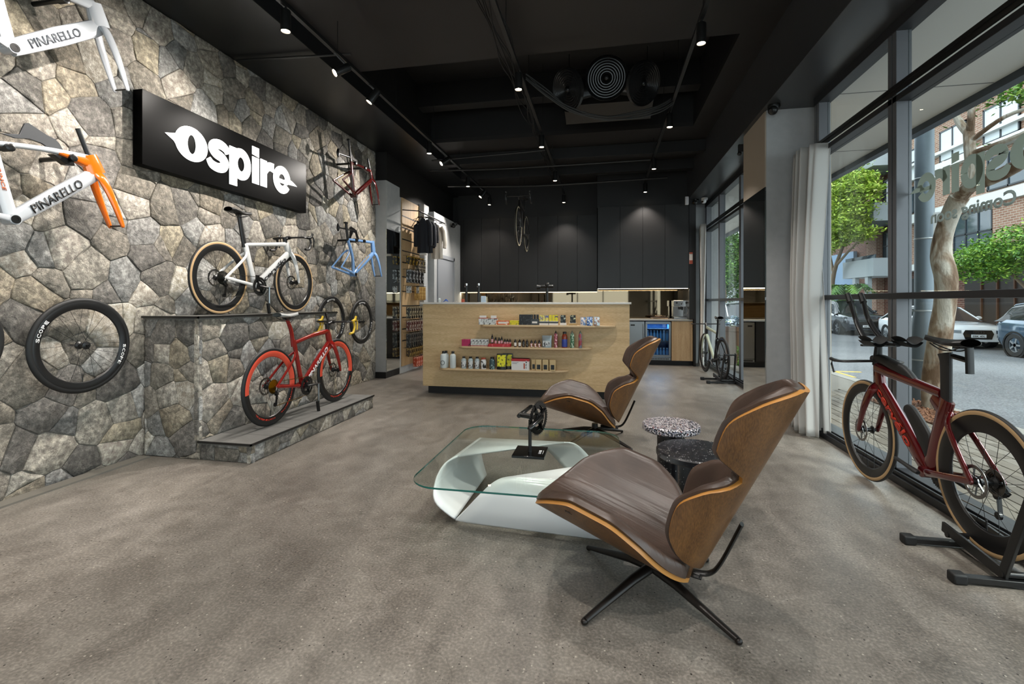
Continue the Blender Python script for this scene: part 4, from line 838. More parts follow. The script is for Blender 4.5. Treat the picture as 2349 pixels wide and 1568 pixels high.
def limb(mb, P, secs, mi=0, n=14, k=5, p=.8):
    """smooth tube in the frame plane; secs = (lateral width, in-plane depth) per point of P"""
    Q = catmull(P, k); S = []
    for i in range(len(Q)):
        f = i / k; a = min(int(f), len(secs) - 1); b = min(a + 1, len(secs) - 1); t = f - a
        S.append((lerp(secs[a][0], secs[b][0], t) / 2, lerp(secs[a][1], secs[b][1], t) / 2))
    # section: first axis = across (x), second in plane
    mb.tube(Q, [(s_[1], s_[0]) for s_ in S], n, up=(1, 0, 0), mi=mi, p=p); return mb
def frame(parent, J, m, mats2=None, kind='aero', w=None, name='frame'):
    g = dict(tt=(.034, .04), dt=(.045, .075), st=(.03, .05), ht=(.045, .06), ss=(.014, .024), cs=(.018, .03)); g.update(w or {})
    V = lambda k, x=0: Vector((x, *J[k]))
    b = MB()
    limb(b, [V('hb'), V('hb').lerp(V('bb'), .5), V('bb')], [(g['dt'][0] * .95, g['dt'][1] * .9), g['dt'], (g['dt'][0] * 1.1, g['dt'][1] * .8)], mi=1)
    limb(b, [V('sj'), V('sj').lerp(V('bb'), .5) + Vector((0, J.get('cut', 0), 0)), V('bb')], [g['st'], (g['st'][0], g['st'][1] * .95), (g['st'][0] * 1.2, g['st'][1])], mi=2)
    tj = V('tj') if 'tj' in J else V('sj')
    limb(b, [V('ht') - Vector((0, 0, .018)), (V('ht') - Vector((0, 0, .018))).lerp(tj, .5) + Vector((0, 0, J.get('ttb', 0))), tj], [(g['tt'][0] * 1.15, g['tt'][1] * 1.3), g['tt'], (g['tt'][0] * .9, g['tt'][1] * .9)], mi=3)
    limb(b, [V('ht') + (V('ht') - V('hb')) * .02, V('ht').lerp(V('hb'), .5), V('hb')], [(g['ht'][0] * .85, g['ht'][1] * .85), g['ht'], (g['ht'][0], g['ht'][1] * 1.1)], mi=4)
    for s in (-1, 1):
        limb(b, [V('bb', s * .025), V('bb', s * .045).lerp(V('rd', s * .055), .35), V('rd', s * .066)], [(.022, .045), (g['cs'][0], g['cs'][1]), (g['cs'][0] * .8, g['cs'][1])], mi=0)
        limb(b, [V('st', s * .008), V('st', s * .045).lerp(V('rd', s * .05), .25), V('rd', s * .066)], [(g['ss'][0], g['ss'][1] * 1.3), g['ss'], (g['ss'][0] * .9, g['ss'][1])], mi=0)
        b.lathe([(.0001, -.004), (.014, -.005), (.016, 0), (.014, .005), (.0001, .004)], 12, Matrix.Translation(V('rd', s * .067)) @ RX)
    b.cyl(V('bb', -.04), V('bb', .04), .03, n=20)
    f = b.build(name, [m] + (mats2 or [m] * 4), parent)
    MB().lathe([(.012, .041), (.024, .041), (.024, .0435), (.012, .0435)], 20, Matrix.Translation(V('bb')) @ RX, closed=True).lathe([(.0001, .0412), (.014, .0412), (.014, .042), (.0001, .042)], 16, Matrix.Translation(V('bb')) @ RX).build('bottom_bracket', BLKP, f)
    return f
def fork(parent, J, m, w=(.018, .045), spread=.055, inner=None):
    hb = Vector((0, *J['hb'])); ax = Vector((0, *J['fd'])); d = (ax - hb).normalized(); b = MB()
    for s in (-1, 1):
        limb(b, [hb + Vector((s * .012, 0, 0)), hb + d * .05 + Vector((s * spread * .75, 0, 0)), hb.lerp(ax, .5) + Vector((s * spread, .004, 0)), ax + Vector((s * spread, 0, 0))],
             [(.03, w[1] * 1.25), (w[0] * 1.2, w[1] * 1.15), (w[0], w[1]), (w[0] * .85, w[1] * .55)])
        b.sphere(ax + Vector((s * spread, 0, 0)), (.009, .014, .014), 10)
    f = b.build('fork', m, parent); MB().cyl(ax + Vector((-spread - .006, 0, 0)), ax + Vector((spread + .006, 0, 0)), .006, n=8).build('axle', BLKP, f); return f
def saddle(parent, nose, rear, z0, m, rails=True, top=None):
    y0, y1 = rear, nose; Lg = y1 - y0
    def f(u, v):
        y = y0 + Lg * u; hw_ = interp(u, [0, .08, .3, .5, .8, .97, 1], [.045, .068, .062, .035, .02, .017, .005]); a = PI * 2 * v
        zz = z0 + .012 * (1 - 2 * u) ** 2 + (.012 * math.sin(a) if math.sin(a) > 0 else .028 * math.sin(a) * (1 - .4 * u)) - .008 * (abs(math.cos(a)) ** 3)
        return (hw_ * math.cos(a), y, zz)
    s = MB().grid(f, 22, 17).build('saddle', m, parent); b = MB()
    for q in (-1, 1): b.tube(catmull([(q * .008, y1 - .05, z0 - .02), (q * .02, y0 + Lg * .55, z0 - .045), (q * .022, y0 + Lg * .3, z0 - .045), (q * .03, y0 + .03, z0 - .022)], 4), .0035, 6)
    b.build('saddle_rails', BLKP, s); return s
def dropbar(parent, y, z, m, tape=None, w=.2, reach=.085, drop=.125, lev=BLKP, stem_from=None, tilt=0, hood=None):
    """y,z = bar centre at the stem clamp; forward +y"""
    b = MB(); 
    for s in (-1, 1):
        P = [(0, y, z), (s * w * .55, y, z + .002), (s * w * .88, y + .012, z + .002), (s * w, y + .05, z)]
        b.tube(catmull(P, 5), [(.017, .010)] * 16, 10, up=(0, 0, 1))
    h = b.build('handlebar', m, parent)
    for s in (-1, 1):
        d = MB()
        P = [(s * w, y + .04, z), (s * w, y + reach, z - .005), (s * (w + .004), y + reach + .012, z - .05), (s * (w + .008), y + reach - .02, z - drop + .01), (s * (w + .01), y + reach - .06, z - drop), (s * (w + .012), y - .01, z - drop - .004)]
        d.tube(catmull(P, 5), .0125, 10).build('drop', tape or m, h)
    for s in (-1, 1):
        k = MB()
        k.tube(catmull([(s * w, y + .06, z + .004), (s * w, y + .11, z + .018), (s * w, y + .135, z + .055)], 5), [(.014, .016)] * 6 + [(.012, .014)] * 5, 10)
        k.tube(catmull([(s * w, y + .13, z + .03), (s * (w + .006), y + .15, z - .01), (s * (w + .012), y + .135, z - .09)], 5), [(.007, .006)] * 11, 8).build('brake_lever', hood or lev, h)
    if stem_from is not None: MB().tube([stem_from, (0, y, z)], [(.02, .02), (.016, .016)], 12).cyl((-.022, y, z), (.022, y, z), .019, n=12).build('stem', m, h)
    return h
def crankset(parent, c, ring=.085, ang=0, side=1, m=CARB, arm=.165, pedal=False):
    T = Matrix.Translation((side * .05, *c)) @ RX; b = MB(); n = 96
    for (R, x) in ((ring, .004), (ring * .78, -.006)):
        pr = [(R - .02, x - .0015), (R, x - .0015), (R, x + .0015), (R - .02, x + .0015)]
        b.lathe(pr, 48, T, closed=True)
        for k in range(44): a = 2 * PI * k / 44; b.bar(T @ Vector(((R - .002) * math.cos(a), (R - .002) * math.sin(a), x)), T @ Vector(((R + .006) * math.cos(a), (R + .006) * math.sin(a), x)), .006, .002, (1, 0, 0), w1=.003, h1=.002)
    for k in range(4): a = 2 * PI * k / 4 + .5; b.bar(T @ Vector((.01 * math.cos(a), .01 * math.sin(a), 0)), T @ Vector(((ring - .006) * math.cos(a), (ring - .006) * math.sin(a), .002)), .01, .026, (1, 0, 0), w1=.006, h1=.016)
    b.lathe([(.0001, -.012), (.03, -.01), (.03, .01), (.0001, .012)], 20, T)
    r = b.build('chainring', m, parent)
    for s, a in ((side, ang), (-side, ang + PI)):
        v = Vector((0, math.cos(a), math.sin(a))); p0 = Vector((s * .066, *c)); p1 = p0 + v * arm + Vector((s * .008, 0, 0))
        MB().tube([p0 - v * .02, p0, p0.lerp(p1, .5), p1, p1 + v * .014], [(.010, .012), (.012, .019), (.010, .014), (.010, .014), (.006, .008)], 12, up=(1, 0, 0) if False else (s, 0, 0)).build('crank_arm', m, r)
    return r
def chain_drive(parent, J, ring=.085, m=CASS, side=1, dm=BLKP, cage=None):
    c = J['bb']; r = J['rd']; b = MB(); T = Matrix.Translation((side * .045, *r)) @ RX
    for i in range(7): R = .026 + i * .006; b.lathe([(R - .012, (.012 - i * .0042) * side - .0008), (R, (.012 - i * .0042) * side - .0008), (R, (.012 - i * .0042) * side + .0008), (R - .012, (.012 - i * .0042) * side + .0008)], 26, T, closed=True)
    k = b.build('cassette', m, parent)
    x = side * .048; dy, dz = -.005, -.085
    j1 = Vector((x, r[0] + .012, r[1] - .065)); j2 = Vector((x, r[0] + .0, r[1] - .155))
    d = MB().tube(catmull([(side * .066, r[0] - .005, r[1] - .01), (side * .072, r[0] - .02, r[1] - .04), (side * .062, *j1[1:])], 4), [(.012, .012)] * 9, 8).cyl(j1 + Vector((-.006, 0, 0)), j1 + Vector((.006, 0, 0)), .017, n=14).cyl(j2 + Vector((-.006, 0, 0)), j2 + Vector((.006, 0, 0)), .018, n=14)
    d.bar(j1 + Vector((.008 * side, 0, 0)), j2 + Vector((.008 * side, 0, 0)), .003, .02, (1, 0, 0)).build('rear_derailleur', dm, parent)
    xc = side * .052; up1 = Vector((xc, r[0], r[1] + .04)); up2 = Vector((xc, c[0], c[1] + ring)); lo1 = Vector((xc, *j2[1:])) + Vector((0, .012, -.012)); lo2 = Vector((xc, c[0], c[1] - ring))
    ch = MB().bar(up1, up2, .005, .007, (1, 0, 0)).bar(lo1, lo2, .005, .007, (1, 0, 0))
    ch.build('chain', cage or CASS, parent)
def frame_text(parent, body, J, a, b, off, w, h, m, side=1, t0=0., name='lettering', up=0., bold=.02, shear=.15, mir=False):
    """lettering along the line a->b of the frame plane on its +x or -x side"""
    A = Vector((0, *J[a])); B = Vector((0, *J[b])); d = (B - A).normalized(); n = Vector((side, 0, 0)); u = n.cross(d)
    o = A + d * t0 + u * (up - h / 2) + n * off
    M = Matrix((d, u, n)).transposed().to_4x4(); M.translation = o
    return text(body, M, w, h, m, parent, name, bold=bold, shear=shear)
BKL = mat('black_lettering', '101010', .4); WHL = mat('white_lettering', 'dcdcdc', .4); RDL = mat('red_lettering', 'c0311c', .35)
def arc_text(parent, body, cy, cz, r, a0, h, m, x, dphi, name='rim_lettering', bold=.03):
    """letters one by one round a rim, read clockwise seen from +x; a0 = start angle of (y,z)"""
    mbs = []
    for i, ch in enumerate(body):
        a = a0 - dphi * i; o = Vector((x, cy + r * math.cos(a), cz + r * math.sin(a))); d = Vector((0, math.sin(a), -math.cos(a))); u = Vector((0, math.cos(a), math.sin(a)))
        M = Matrix((d, u, Vector((1, 0, 0)))).transposed().to_4x4(); M.translation = o - d * dphi * r * .42 - u * h / 2
        mbs.append(text(ch, M, dphi * r * .84, h, m, parent, name, bold=bold))
    # join the letters of one word
    ms = [q.data for q in mbs]; bm = bmesh.new()
    for q in ms: bm.from_mesh(q)
    bm.to_mesh(ms[0]); bm.free()
    for q in mbs[1:]: COL.objects.unlink(q); bpy.data.objects.remove(q)
    return mbs[0]
# --- white aero racing bike on the upper ledge
r_ = .325
J = dict(rd=(.005, r_), bb=(.437, .262), sj=(.305, .665), tj=(.315, .655), st=(.32, .575), ht=(.885, .745), hb=(.945, .64), fd=(1.035, r_))
B = thing('racing_bike', 'white racing bike with black deep rims on the upper ledge of the stone plinth', 'bicycle', (-3.335, 3.6, 1.112), 0)
WF = mat('white_frame_paint', 'd9d9d8', .22, coat=.6)
f = frame(B, J, WF, w=dict(tt=(.034, .038), dt=(.04, .085), st=(.03, .062), ht=(.05, .075), ss=(.016, .026)))
frame_text(f, 'cervélo', J, 'bb', 'hb', .0235, .4, .052, BKL, 1, .12, bold=.03)
fork(B, J, WF, (.02, .05))
wheel(B, 'rear_wheel', .005, r_, r_, .06, True, rotor=-1, hw=.06); wheel(B, 'front_wheel', 1.035, r_, r_, .052, True, rotor=-1)
s = MB(); limb(s, [(0, .3, .63), (0, .265, .78), (0, .235, .91)], [(.026, .05), (.026, .05), (.03, .045)]).bar((-.02, .225, .925), (.02, .225, .925), .03, .03).build('seat_post', CARB, B)
saddle(B, .39, .1, .95, mat('black_saddle', '0f0f0f', .45))
dropbar(B, .93, .80, CARB, stem_from=(0, .87, .78)); MB().cyl((0, .885, .74), (0, .868, .80), .022, .02).build('stem_spacer', CARB, B)
crankset(B, J['bb'], .088, -.1); chain_drive(B, J, .088)
MB().box(.035, .06, .40, .425, .33, .37).build('front_derailleur', BLKP, B)
t = thing('wheel_prop', 'silver prop rod holding up the white racing bike', 'stand', (-3.25, 4.13, 1.11)); MB().cyl((0, 0, .09), (0, 0, .26), .010).build('rod', STEEL, t); MB().cyl((0, 0, 0), (0, -.02, .1), .016).build('foot_sleeve', BLKP, t)
# --- red racing bike on the lower ledge
r_ = .338
J = dict(rd=(.045, r_), bb=(.483, .272), sj=(.36, .715), tj=(.37, .69), st=(.368, .60), ht=(.905, .785), hb=(.945, .655), fd=(1.07, r_), ttb=.012)
B = thing('racing_bike', 'red racing bike with yellow bar tape on the lower ledge of the stone plinth', 'bicycle', (-2.85, 3.59, .149), 0)
RF = mat('red_frame_paint', '8a1410', .2, coat=.7, metal=.2); ORR = mat('coral_rim', 'd6503a', .35); YL = mat('yellow_tape', 'c9a62a', .5)
f = frame(B, J, RF, w=dict(tt=(.036, .04), dt=(.04, .075), st=(.03, .05), ht=(.048, .07)))
frame_text(f, 'PINARELLO', J, 'bb', 'hb', .0232, .42, .042, WHL, 1, .09, bold=.03)
frame_text(f, 'DOGMA', J, 'rd', 'bb', .073, .12, .016, WHL, 1, .04) if False else None
fork(B, J, RF, (.02, .05))
w1 = wheel(B, 'rear_wheel', .045, r_, r_, .055, False, rimm=CARB, rim2=ORR, arc=(.22, .77), rotor=-1, hw=.06); w2 = wheel(B, 'front_wheel', 1.07, r_, r_, .055, False, rimm=CARB, rim2=ORR, arc=(.22, .77), rotor=-1)
for (w_, y, st) in ((w1, .045, -1.95), (w1, .045, -.75), (w2, 1.07, -1.8), (w2, 1.07, -.9)):
    m_ = arc_text(w_, 'CONTINENTAL' if w_ is w1 else 'PRINCETON', y, r_, .283, st + .5, .014, RDL, .0142, .085)
s = MB(); limb(s, [(0, .35, .66), (0, .325, .80), (0, .262, .92)], [(.026, .046), (.026, .044), (.028, .035)]).build('seat_post', RF, B); MB().box(-.02, .02, .23, .29, .915, .935).build('seat_clamp', BLKP, B)
saddle(B, .42, .13, .955, mat('grey_saddle', 'a9a9a6', .5))
dropbar(B, 1.0, .862, CARB, YL, stem_from=(0, .915, .84), lev=YL, hood=YL, drop=.12); MB().cyl((0, .91, .78), (0, .895, .85), .022, .02).build('stem_spacer', CARB, B)
t_ = MB().tube([(-.06, 1.02, .87), (-.1, 1.04, .95)], (.012, .02), 8).build('head_unit_mount', BLKP, B)
crankset(B, J['bb'], .088, -.05); chain_drive(B, J, .088, GOLD, cage=mat('chain_gold', '8c7444', .35, metal=1))
t = thing('wheel_prop', 'silver prop rod with a black foot holding up the red racing bike', 'stand', (-2.765, 4.215, .148)); MB().cyl((0, 0, .09), (0, 0, .27), .010).build('rod', STEEL, t); MB().cyl((0, 0, 0), (0, -.02, .1), .016).build('foot_sleeve', BLKP, t)

# --- maroon time-trial bike in a floor stand by the window
r_ = .34
J = dict(rd=(.0, .362), bb=(.405, .268), sj=(.262, .70), tj=(.30, .725), st=(.236, .625), ht=(.93, .79), hb=(.885, .665), fd=(1.031, .338), ttb=.0)
B = thing('time_trial_bike', 'maroon time-trial bike with red lettering standing by the window', 'bicycle', (1.785, 2.63, .004), 0)
MR = mat('maroon_frame_paint', '5a0a10', .18, coat=.9, metal=.3)
b = MB()
J['ht'] = (.905, .80); J['hb'] = (.885, .67)
f = frame(B, J, MR, w=dict(tt=(.045, .055), dt=(.045, .11), st=(.035, .10), ht=(.045, .10), ss=(.018, .034), cs=(.02, .036)))
frame_text(f, 'cervélo', J, 'hb', 'bb', .0245, .43, .062, RDL, -1, .03, bold=.03)
b = MB(); limb(b, [(0, .36, .70), (0, .285, .64), (0, .245, .62), (0, .2, .60)], [(.03, .09), (.032, .11), (.03, .06), (.02, .01)]).build('seat_cluster', MR, B)
b = MB(); limb(b, [(0, .885, .67), (0, .925, .62), (0, .98, .5), (0, 1.028, .36)], [(.04, .09)] * 2 + [(.02, .06)] * 2)
fork(B, J, MR, (.022, .06), .058)
b = MB(); limb(b, [(0, .955, .835), (0, .86, .845), (0, .74, .825), (0, .62, .80), (0, .52, .765)], [(.05, .05), (.055, .06), (.052, .065), (.045, .06), (.03, .01)]).build('storage_box', mat('matt_black_box', '1c1c1c', .55), B)
b = MB(); limb(b, [(0, .60, .58), (0, .55, .56), (0, .44, .45), (0, .40, .35)], [(.04, .05), (.045, .09), (.045, .12), (.035, .04)]).build('drink_box', mat('matt_black_box'), B)
b = MB(); limb(b, [(0, .27, .68), (0, .27, .80), (0, .272, .90), (0, .28, .945)], [(.03, .075), (.03, .075), (.03, .08), (.034, .1)]).build('seat_post', mat('matt_black_box'), B)
b = MB().tube([(0, .22, .935), (0, .12, .925)], .014, 8).tube([(0, .105, .86), (0, .11, .99)], [(.012, .02), (.012, .02)], 8); b.build('bottle_mount', BLKP, B)
saddle(B, .435, .10, 1.01, mat('black_saddle'))
wheel(B, 'rear_wheel', 0, .362, r_, .085, True, rotor=-1, hw=.06, spokes=20); wheel(B, 'front_wheel', 1.031, .34, r_, .06, True, rotor=-1, spokes=20)
b = MB()
for s in (-1, 1): b.tube(catmull([(0, .93, .825), (s * .09, .945, .82), (s * .175, .99, .812), (s * .19, 1.07, .81), (s * .19, 1.115, .815)], 5), [(.022, .009)] * 14 + [(.015, .012)] * 7, 10)
h = b.build('base_bar', CARB, B)
for s in (-1, 1): MB().tube([(s * .19, 1.1, .812), (s * .19, 1.11, .78), (s * .19, 1.075, .725)], [(.006, .008)] * 3, 8).build('brake_lever', BLKP, h)
MB().tube([(0, .915, .80), (0, .90, .93)], [(.02, .03), (.018, .022)], 12).build('riser', BLKP, h)
MB().bar((-.1, .9, .93), (.1, .9, .93), .03, .012).build('riser_bridge', BLKP, h)
for s in (-1, 1):
    a = MB().tube(catmull([(s * .06, .80, .945), (s * .055, .92, .95), (s * .045, 1.03, 1.02), (s * .04, 1.12, 1.12), (s * .042, 1.165, 1.21), (s * .042, 1.20, 1.26)], 5), [(.018, .014)] * 14 + [(.014, .018)] * 12, 10).build('aero_extension', CARB, B)
    MB().grid(lambda u, v: (s * .095 + (v - .5) * .1, .70 + u * .15, .955 + .035 * abs(2 * v - 1) ** 2 + .012 * math.sin(PI * u)), 10, 9).grid(lambda u, v: (s * .095 + (v - .5) * .1, .70 + u * .15, .935 + .035 * abs(2 * v - 1) ** 2), 10, 9).build('arm_pad', mat('arm_pad_foam', '161616', .6), a)
    MB().tube([(s * .042, 1.17, 1.215), (s * .042, 1.215, 1.275)], [(.022, .02), (.018, .02)], 10).build('shifter_grip', RUB, a)
crankset(B, J['bb'], .09, PI + .12, 1, mat('matt_black_box')); chain_drive(B, J, .09)
def floor_stand(loc, rz, label, h=.36, w=.16, gap=.095):
    t = thing('bike_stand', label, 'stand', loc, rz)
    for y in (.10, -.24):
        c = MB().bar((-.27, y, .022), (.27, y, .022), .035, .026); c.build('cross_foot', BLKM, t, .003)
        for q in (-.30, .245): MB().box(q, q + .055, y - .026, y + .026, 0, .045).build('rubber_end', RUB, t, .008)
    for s in (-1, 1): MB().bar((s * gap, .14, .085), (s * gap, -.25, .05), .014, .05).build('side_rail', BLKM, t, .003); MB().bar((s * gap, -.23, .05), (s * gap * .8, -.36, h + .12), .016, .04, (0, 1, 0)).build('upright_arm', BLKM, t, .003)
    MB().cyl((-gap * .8, -.36, h + .1), (gap * .8, -.36, h + .1), .012).build('wheel_hoop', BLKM, t)
    for q, z in ((-.23, .05), (.10, .06)): MB().cyl((-gap - .01, q, z), (gap + .01, q, z), .014).build('hinge_bar', BLKM, t)
    MB().cyl((-gap + .03, .08, .035), (-gap + .03, -.22, .035), .006, n=8).build('brace_rod', BLKM, t)
    return t
floor_stand((1.785, 2.63, 0), 0, 'black folding floor stand holding the maroon time-trial bike', .365)

# --- pale green bike in a stand by the far window
J0 = dict(rd=(.0, .345), bb=(.41, .27), sj=(.27, .74), tj=(.28, .72), st=(.28, .64), ht=(.86, .80), hb=(.885, .66), fd=(.985, .338))
def simple_bike(B, m, wm=True, bar=True, tt=False, accents=None, tan=False, depth=.05):
    f = frame(B, J0, m, accents, w=dict(tt=(.034, .045), dt=(.04, .07))); fork(B, J0, accents[0] if accents else m)
    wheel(B, 'rear_wheel', 0, .345, .338, depth, tan, rotor=-1, hw=.06); wheel(B, 'front_wheel', .985, .338, .338, depth, tan, rotor=-1)
    s = MB(); limb(s, [(0, .275, .70), (0, .25, .82), (0, .235, .94)], [(.026, .04)] * 3).build('seat_post', CARB, B); saddle(B, .38, .11, .97, mat('black_saddle'))
    crankset(B, J0['bb'], .085, .3); chain_drive(B, J0, .085)
B = thing('stand_bike', 'pale green-white bike in a floor stand by the far window', 'bicycle', (1.80, 7.78, .004), .06)
GRN = mat('pale_green_frame', 'b3bba6', .25, coat=.5)
simple_bike(B, CARB, accents=[GRN, CARB, GRN, CARB]); MB().tube(catmull([(-.24, .96, .84), (-.1, .93, .84), (.1, .93, .84), (.24, .96, .84)], 4), [(.02, .009)] * 13, 8).build('handlebar', CARB, B); MB().tube([(0, .86, .8), (0, .93, .85)], .018, 8).build('stem', CARB, B)
floor_stand((1.80, 7.78, 0), .06, 'black floor stand under the pale green-white bike', .345)
# --- black bike hung from the ceiling, facing the room
B = thing('hanging_bike', 'black bike with pale tyre walls hanging from the ceiling above the counter', 'bicycle', (-1.44, 8.8, 2.16), PI + .03)
simple_bike(B, CARB, tan=True, depth=.03); dropbar(B, .92, .86, CARB, stem_from=(0, .85, .82))
MB().cyl((0, .87, .86), (0, .87, 1.32), .003, n=6).cyl((0, .24, .98), (0, .24, 1.32), .003, n=6).build('hanging_wire', BLKM, B)
for o in B.children:
    if 'wheel' in o.name:
        for q in o.children:
            if q.name.startswith('tyre'): q.data.materials[1] = mat('cream_sidewall', 'cdbfa0', .6)

# --- frames and wheels on the stone wall
def pads(t, P, zoff=0, m=BLKP, r=.022, x0=-.265, x1=.035):
    for (y, z) in P: MB().cyl((x0, y, z), (x1, y, z), r * .7, n=12).lathe([(.0001, x1 - .06), (r, x1 - .06), (r * 1.05, x1), (r * .6, x1 + .004), (.0001, x1 + .002)], 16, Matrix.Translation((0, y, z)) @ RX).build('wall_hook', m, t)
def hung(name, label, x, y, J, fm, fkm, w, txt=None, txm=BKL, steer=True, post=None, barlike=None, pd=(), extra=None, mats2=None, spread=.055, tw=.36, th=.05, t0=.1, fw=(.02, .05)):
    t = thing(name, label, 'bike frame', (x, y, 0))
    f = frame(t, J, fm, mats2, w=w)
    if txt: frame_text(f, txt, J, 'bb', 'hb', w.get('dt', (.045,))[0] * .52 + .0025, tw, th, txm, 1, t0, bold=.02)
    fork(t, J, fkm, fw, spread)
    if steer: d = Vector((0, *J['ht'])) - Vector((0, *J['hb'])); d.normalize(); MB().cyl(Vector((0, *J['ht'])), Vector((0, *J['ht'])) + d * steer, .0145).build('steerer_tube', CARB, t)
    if post: s = MB(); limb(s, [(0, *post[0]), (0, (post[0][0] + post[1][0]) / 2, (post[0][1] + post[1][1]) / 2), (0, *post[1])], [(.026, .045)] * 3); s.box(-.02, .02, post[1][0] - .02, post[1][0] + .02, post[1][1] - .01, post[1][1] + .012); s.build('seat_post', CARB, t)
    pads(t, pd); return t
WB = mat('pale_white_paint', 'b9bdc2', .25, coat=.5); ORG = mat('orange_paint', 'd0640c', .2, coat=.7)
# top-left white frame (mostly cropped by the picture edge)
J = dict(rd=(1.72, 2.745), bb=(2.13, 2.69), sj=(2.03, 3.09), tj=(2.03, 3.07), st=(2.03, 2.98), ht=(2.585, 3.235), hb=(2.63, 3.10), fd=(2.775, 2.735), ttb=.02)
hung('frameset', 'white bike frame with black lettering at the top left of the stone wall', -3.38, 0, J, WB, WB, dict(dt=(.05, .11), tt=(.04, .055), st=(.034, .075), ht=(.055, .12)), 'PINARELLO', mat('grey_lettering', '3a3d42', .4), .0, pd=[(2.40, 3.14), (2.13, 3.10)], post=((2.03, 3.09), (1.96, 3.26)), t0=.1, tw=.36, th=.05)
J = dict(rd=(1.72, 1.735), bb=(2.135, 1.70), sj=(2.035, 2.11), tj=(2.035, 2.115), st=(2.035, 2.02), ht=(2.555, 2.20), hb=(2.60, 2.09), fd=(2.74, 1.757), ttb=.012)
t = hung('frameset', 'white and orange bike frame with black lettering on the left of the stone wall', -3.38, 0, J, WB, ORG, dict(dt=(.05, .095), tt=(.036, .034), st=(.034, .075), ht=(.055, .12)), 'PINARELLO', BKL, .17, pd=[(2.445, 2.15), (2.115, 2.11)], mats2=[WB, WB, WB, ORG], post=((2.035, 2.12), (1.98, 2.32)), t0=.11, tw=.36, th=.052)
b = MB(); limb(b, [(0, 2.36, 2.165), (0, 2.46, 2.155), (0, 2.55, 2.15)], [(.034, .02), (.044, .045), (.05, .09)]).build('orange_top_tube', ORG, t)
MB().prism([(2.10, 2.19), (2.19, 2.215), (2.215, 2.29), (2.235, 2.30), (2.33, 2.26), (2.375, 2.25), (2.40, 2.23), (2.42, 2.195), (2.44, 2.172), (2.38, 2.175), (2.33, 2.185), (2.30, 2.2), (2.24, 2.205), (2.17, 2.185)], Matrix(((0, 0, 1, -.03), (1, 0, 0, 0), (0, 1, 0, 0), (0, 0, 0, 1))), .012).build('wall_bracket', mat('grey_bracket', '35373a', .5), t, .002)
MB().prism([(2.34, 2.145), (2.42, 2.10), (2.47, 2.105), (2.46, 2.15)], Matrix(((0, 0, 1, -.04), (1, 0, 0, 0), (0, 1, 0, 0), (0, 0, 0, 1))), .05).build('hook_saddle', BLKP, t, .004)
frame_text(t, 'PRINCE', J, 'sj', 'bb', .0195, .15, .018, mat('orange_lettering', 'cf6230', .4), 1, .11)
DR = mat('dark_red_paint', '3c0908', .16, coat=.9, metal=.3); BLF = mat('sky_blue_paint', '6f96c6', .3, coat=.4)
J = dict(rd=(5.525, 2.79), bb=(5.915, 2.675), sj=(5.845, 3.12), tj=(5.845, 3.10), st=(5.84, 2.98), ht=(6.365, 3.15), hb=(6.42, 3.02), fd=(6.54, 2.68), ttb=.012)
t = hung('frameset', 'dark red bike frame mounted high at the far end of the stone wall', -3.35, 0, J, DR, DR, dict(dt=(.045, .07), tt=(.034, .035), st=(.03, .045)), None, steer=.16, post=((5.845, 3.12), (5.785, 3.39)), pd=[(5.93, 3.12), (6.2, 3.13)])
MB().cyl((-.02, 5.57, 3.15), (.0, 5.86, 3.17), .012).sphere((-.02, 5.56, 3.15), (.02, .025, .06)).prism([(5.86, 3.2), (5.9, 3.24), (5.96, 3.2), (6.04, 3.2), (6.06, 3.12), (6.02, 3.1), (6.0, 3.17), (5.9, 3.17)], Matrix(((0, 0, 1, -.03), (1, 0, 0, 0), (0, 1, 0, 0), (0, 0, 0, 1))), .012).build('wall_bracket', BLKP, t)
J = dict(rd=(5.495, 1.67), bb=(5.90, 1.60), sj=(5.765, 2.05), tj=(5.765, 2.06), st=(5.77, 1.915), ht=(6.44, 2.12), hb=(6.475, 1.95), fd=(6.62, 1.616), cut=.05)
t = hung('frameset', 'sky blue bike frame below the dark red one on the stone wall', -3.35, 0, J, BLF, BLF, dict(dt=(.04, .075), tt=(.032, .034), st=(.03, .05), ht=(.05, .09)), None, steer=0, post=((5.765, 2.04), (5.715, 2.27)), pd=[(5.95, 2.075), (6.16, 2.085)])
MB().cyl((-.02, 5.57, 2.19), (-.02, 6.0, 2.2), .010).sphere((-.02, 5.56, 2.19), (.02, .02, .055)).prism([(5.84, 2.22), (5.88, 2.25), (6.02, 2.22), (6.1, 2.09), (6.06, 2.08), (6.0, 2.18), (5.93, 2.18), (5.87, 2.08), (5.84, 2.09), (5.87, 2.2)], Matrix(((0, 0, 1, -.03), (1, 0, 0, 0), (0, 1, 0, 0), (0, 0, 0, 1))), .012).build('wall_bracket', BLKP, t)
MB().add([(.0215, 5.98, 1.69), (.0215, 6.30, 1.90), (.0215, 6.31, 1.88), (.0215, 6.0, 1.675)], [(0, 1, 2, 3)]).build('tan_stripe', mat('tan_stripe', '9f8f7a', .4), t)
def wall_wheel(label, y, z, R, depth, txt, x=-3.50, yaw=0, spokes=20, bold=.04, angs=(2.95, -.15), dphi=.11):
    t = thing('wheel_display', label, 'bicycle wheel', (x, y, z), yaw)
    r = wheel(t, 'rim', 0, 0, R, depth, False, rotor=0, spokes=spokes, hw=.055)
    for a in angs: arc_text(r, txt, 0, 0, R - .026 - depth * .45, a, depth * .42, WHL, .0142, dphi)
    MB().cyl((-.1, 0, 0), (.06, 0, 0), .006, n=8).build('wall_peg', BLKP, t); return t
t = wall_wheel('black deep-rim wheel with white lettering low on the left of the stone wall', 2.61, .925, .325, .05, 'SCOPE', -3.5, angs=(2.95, -.1))
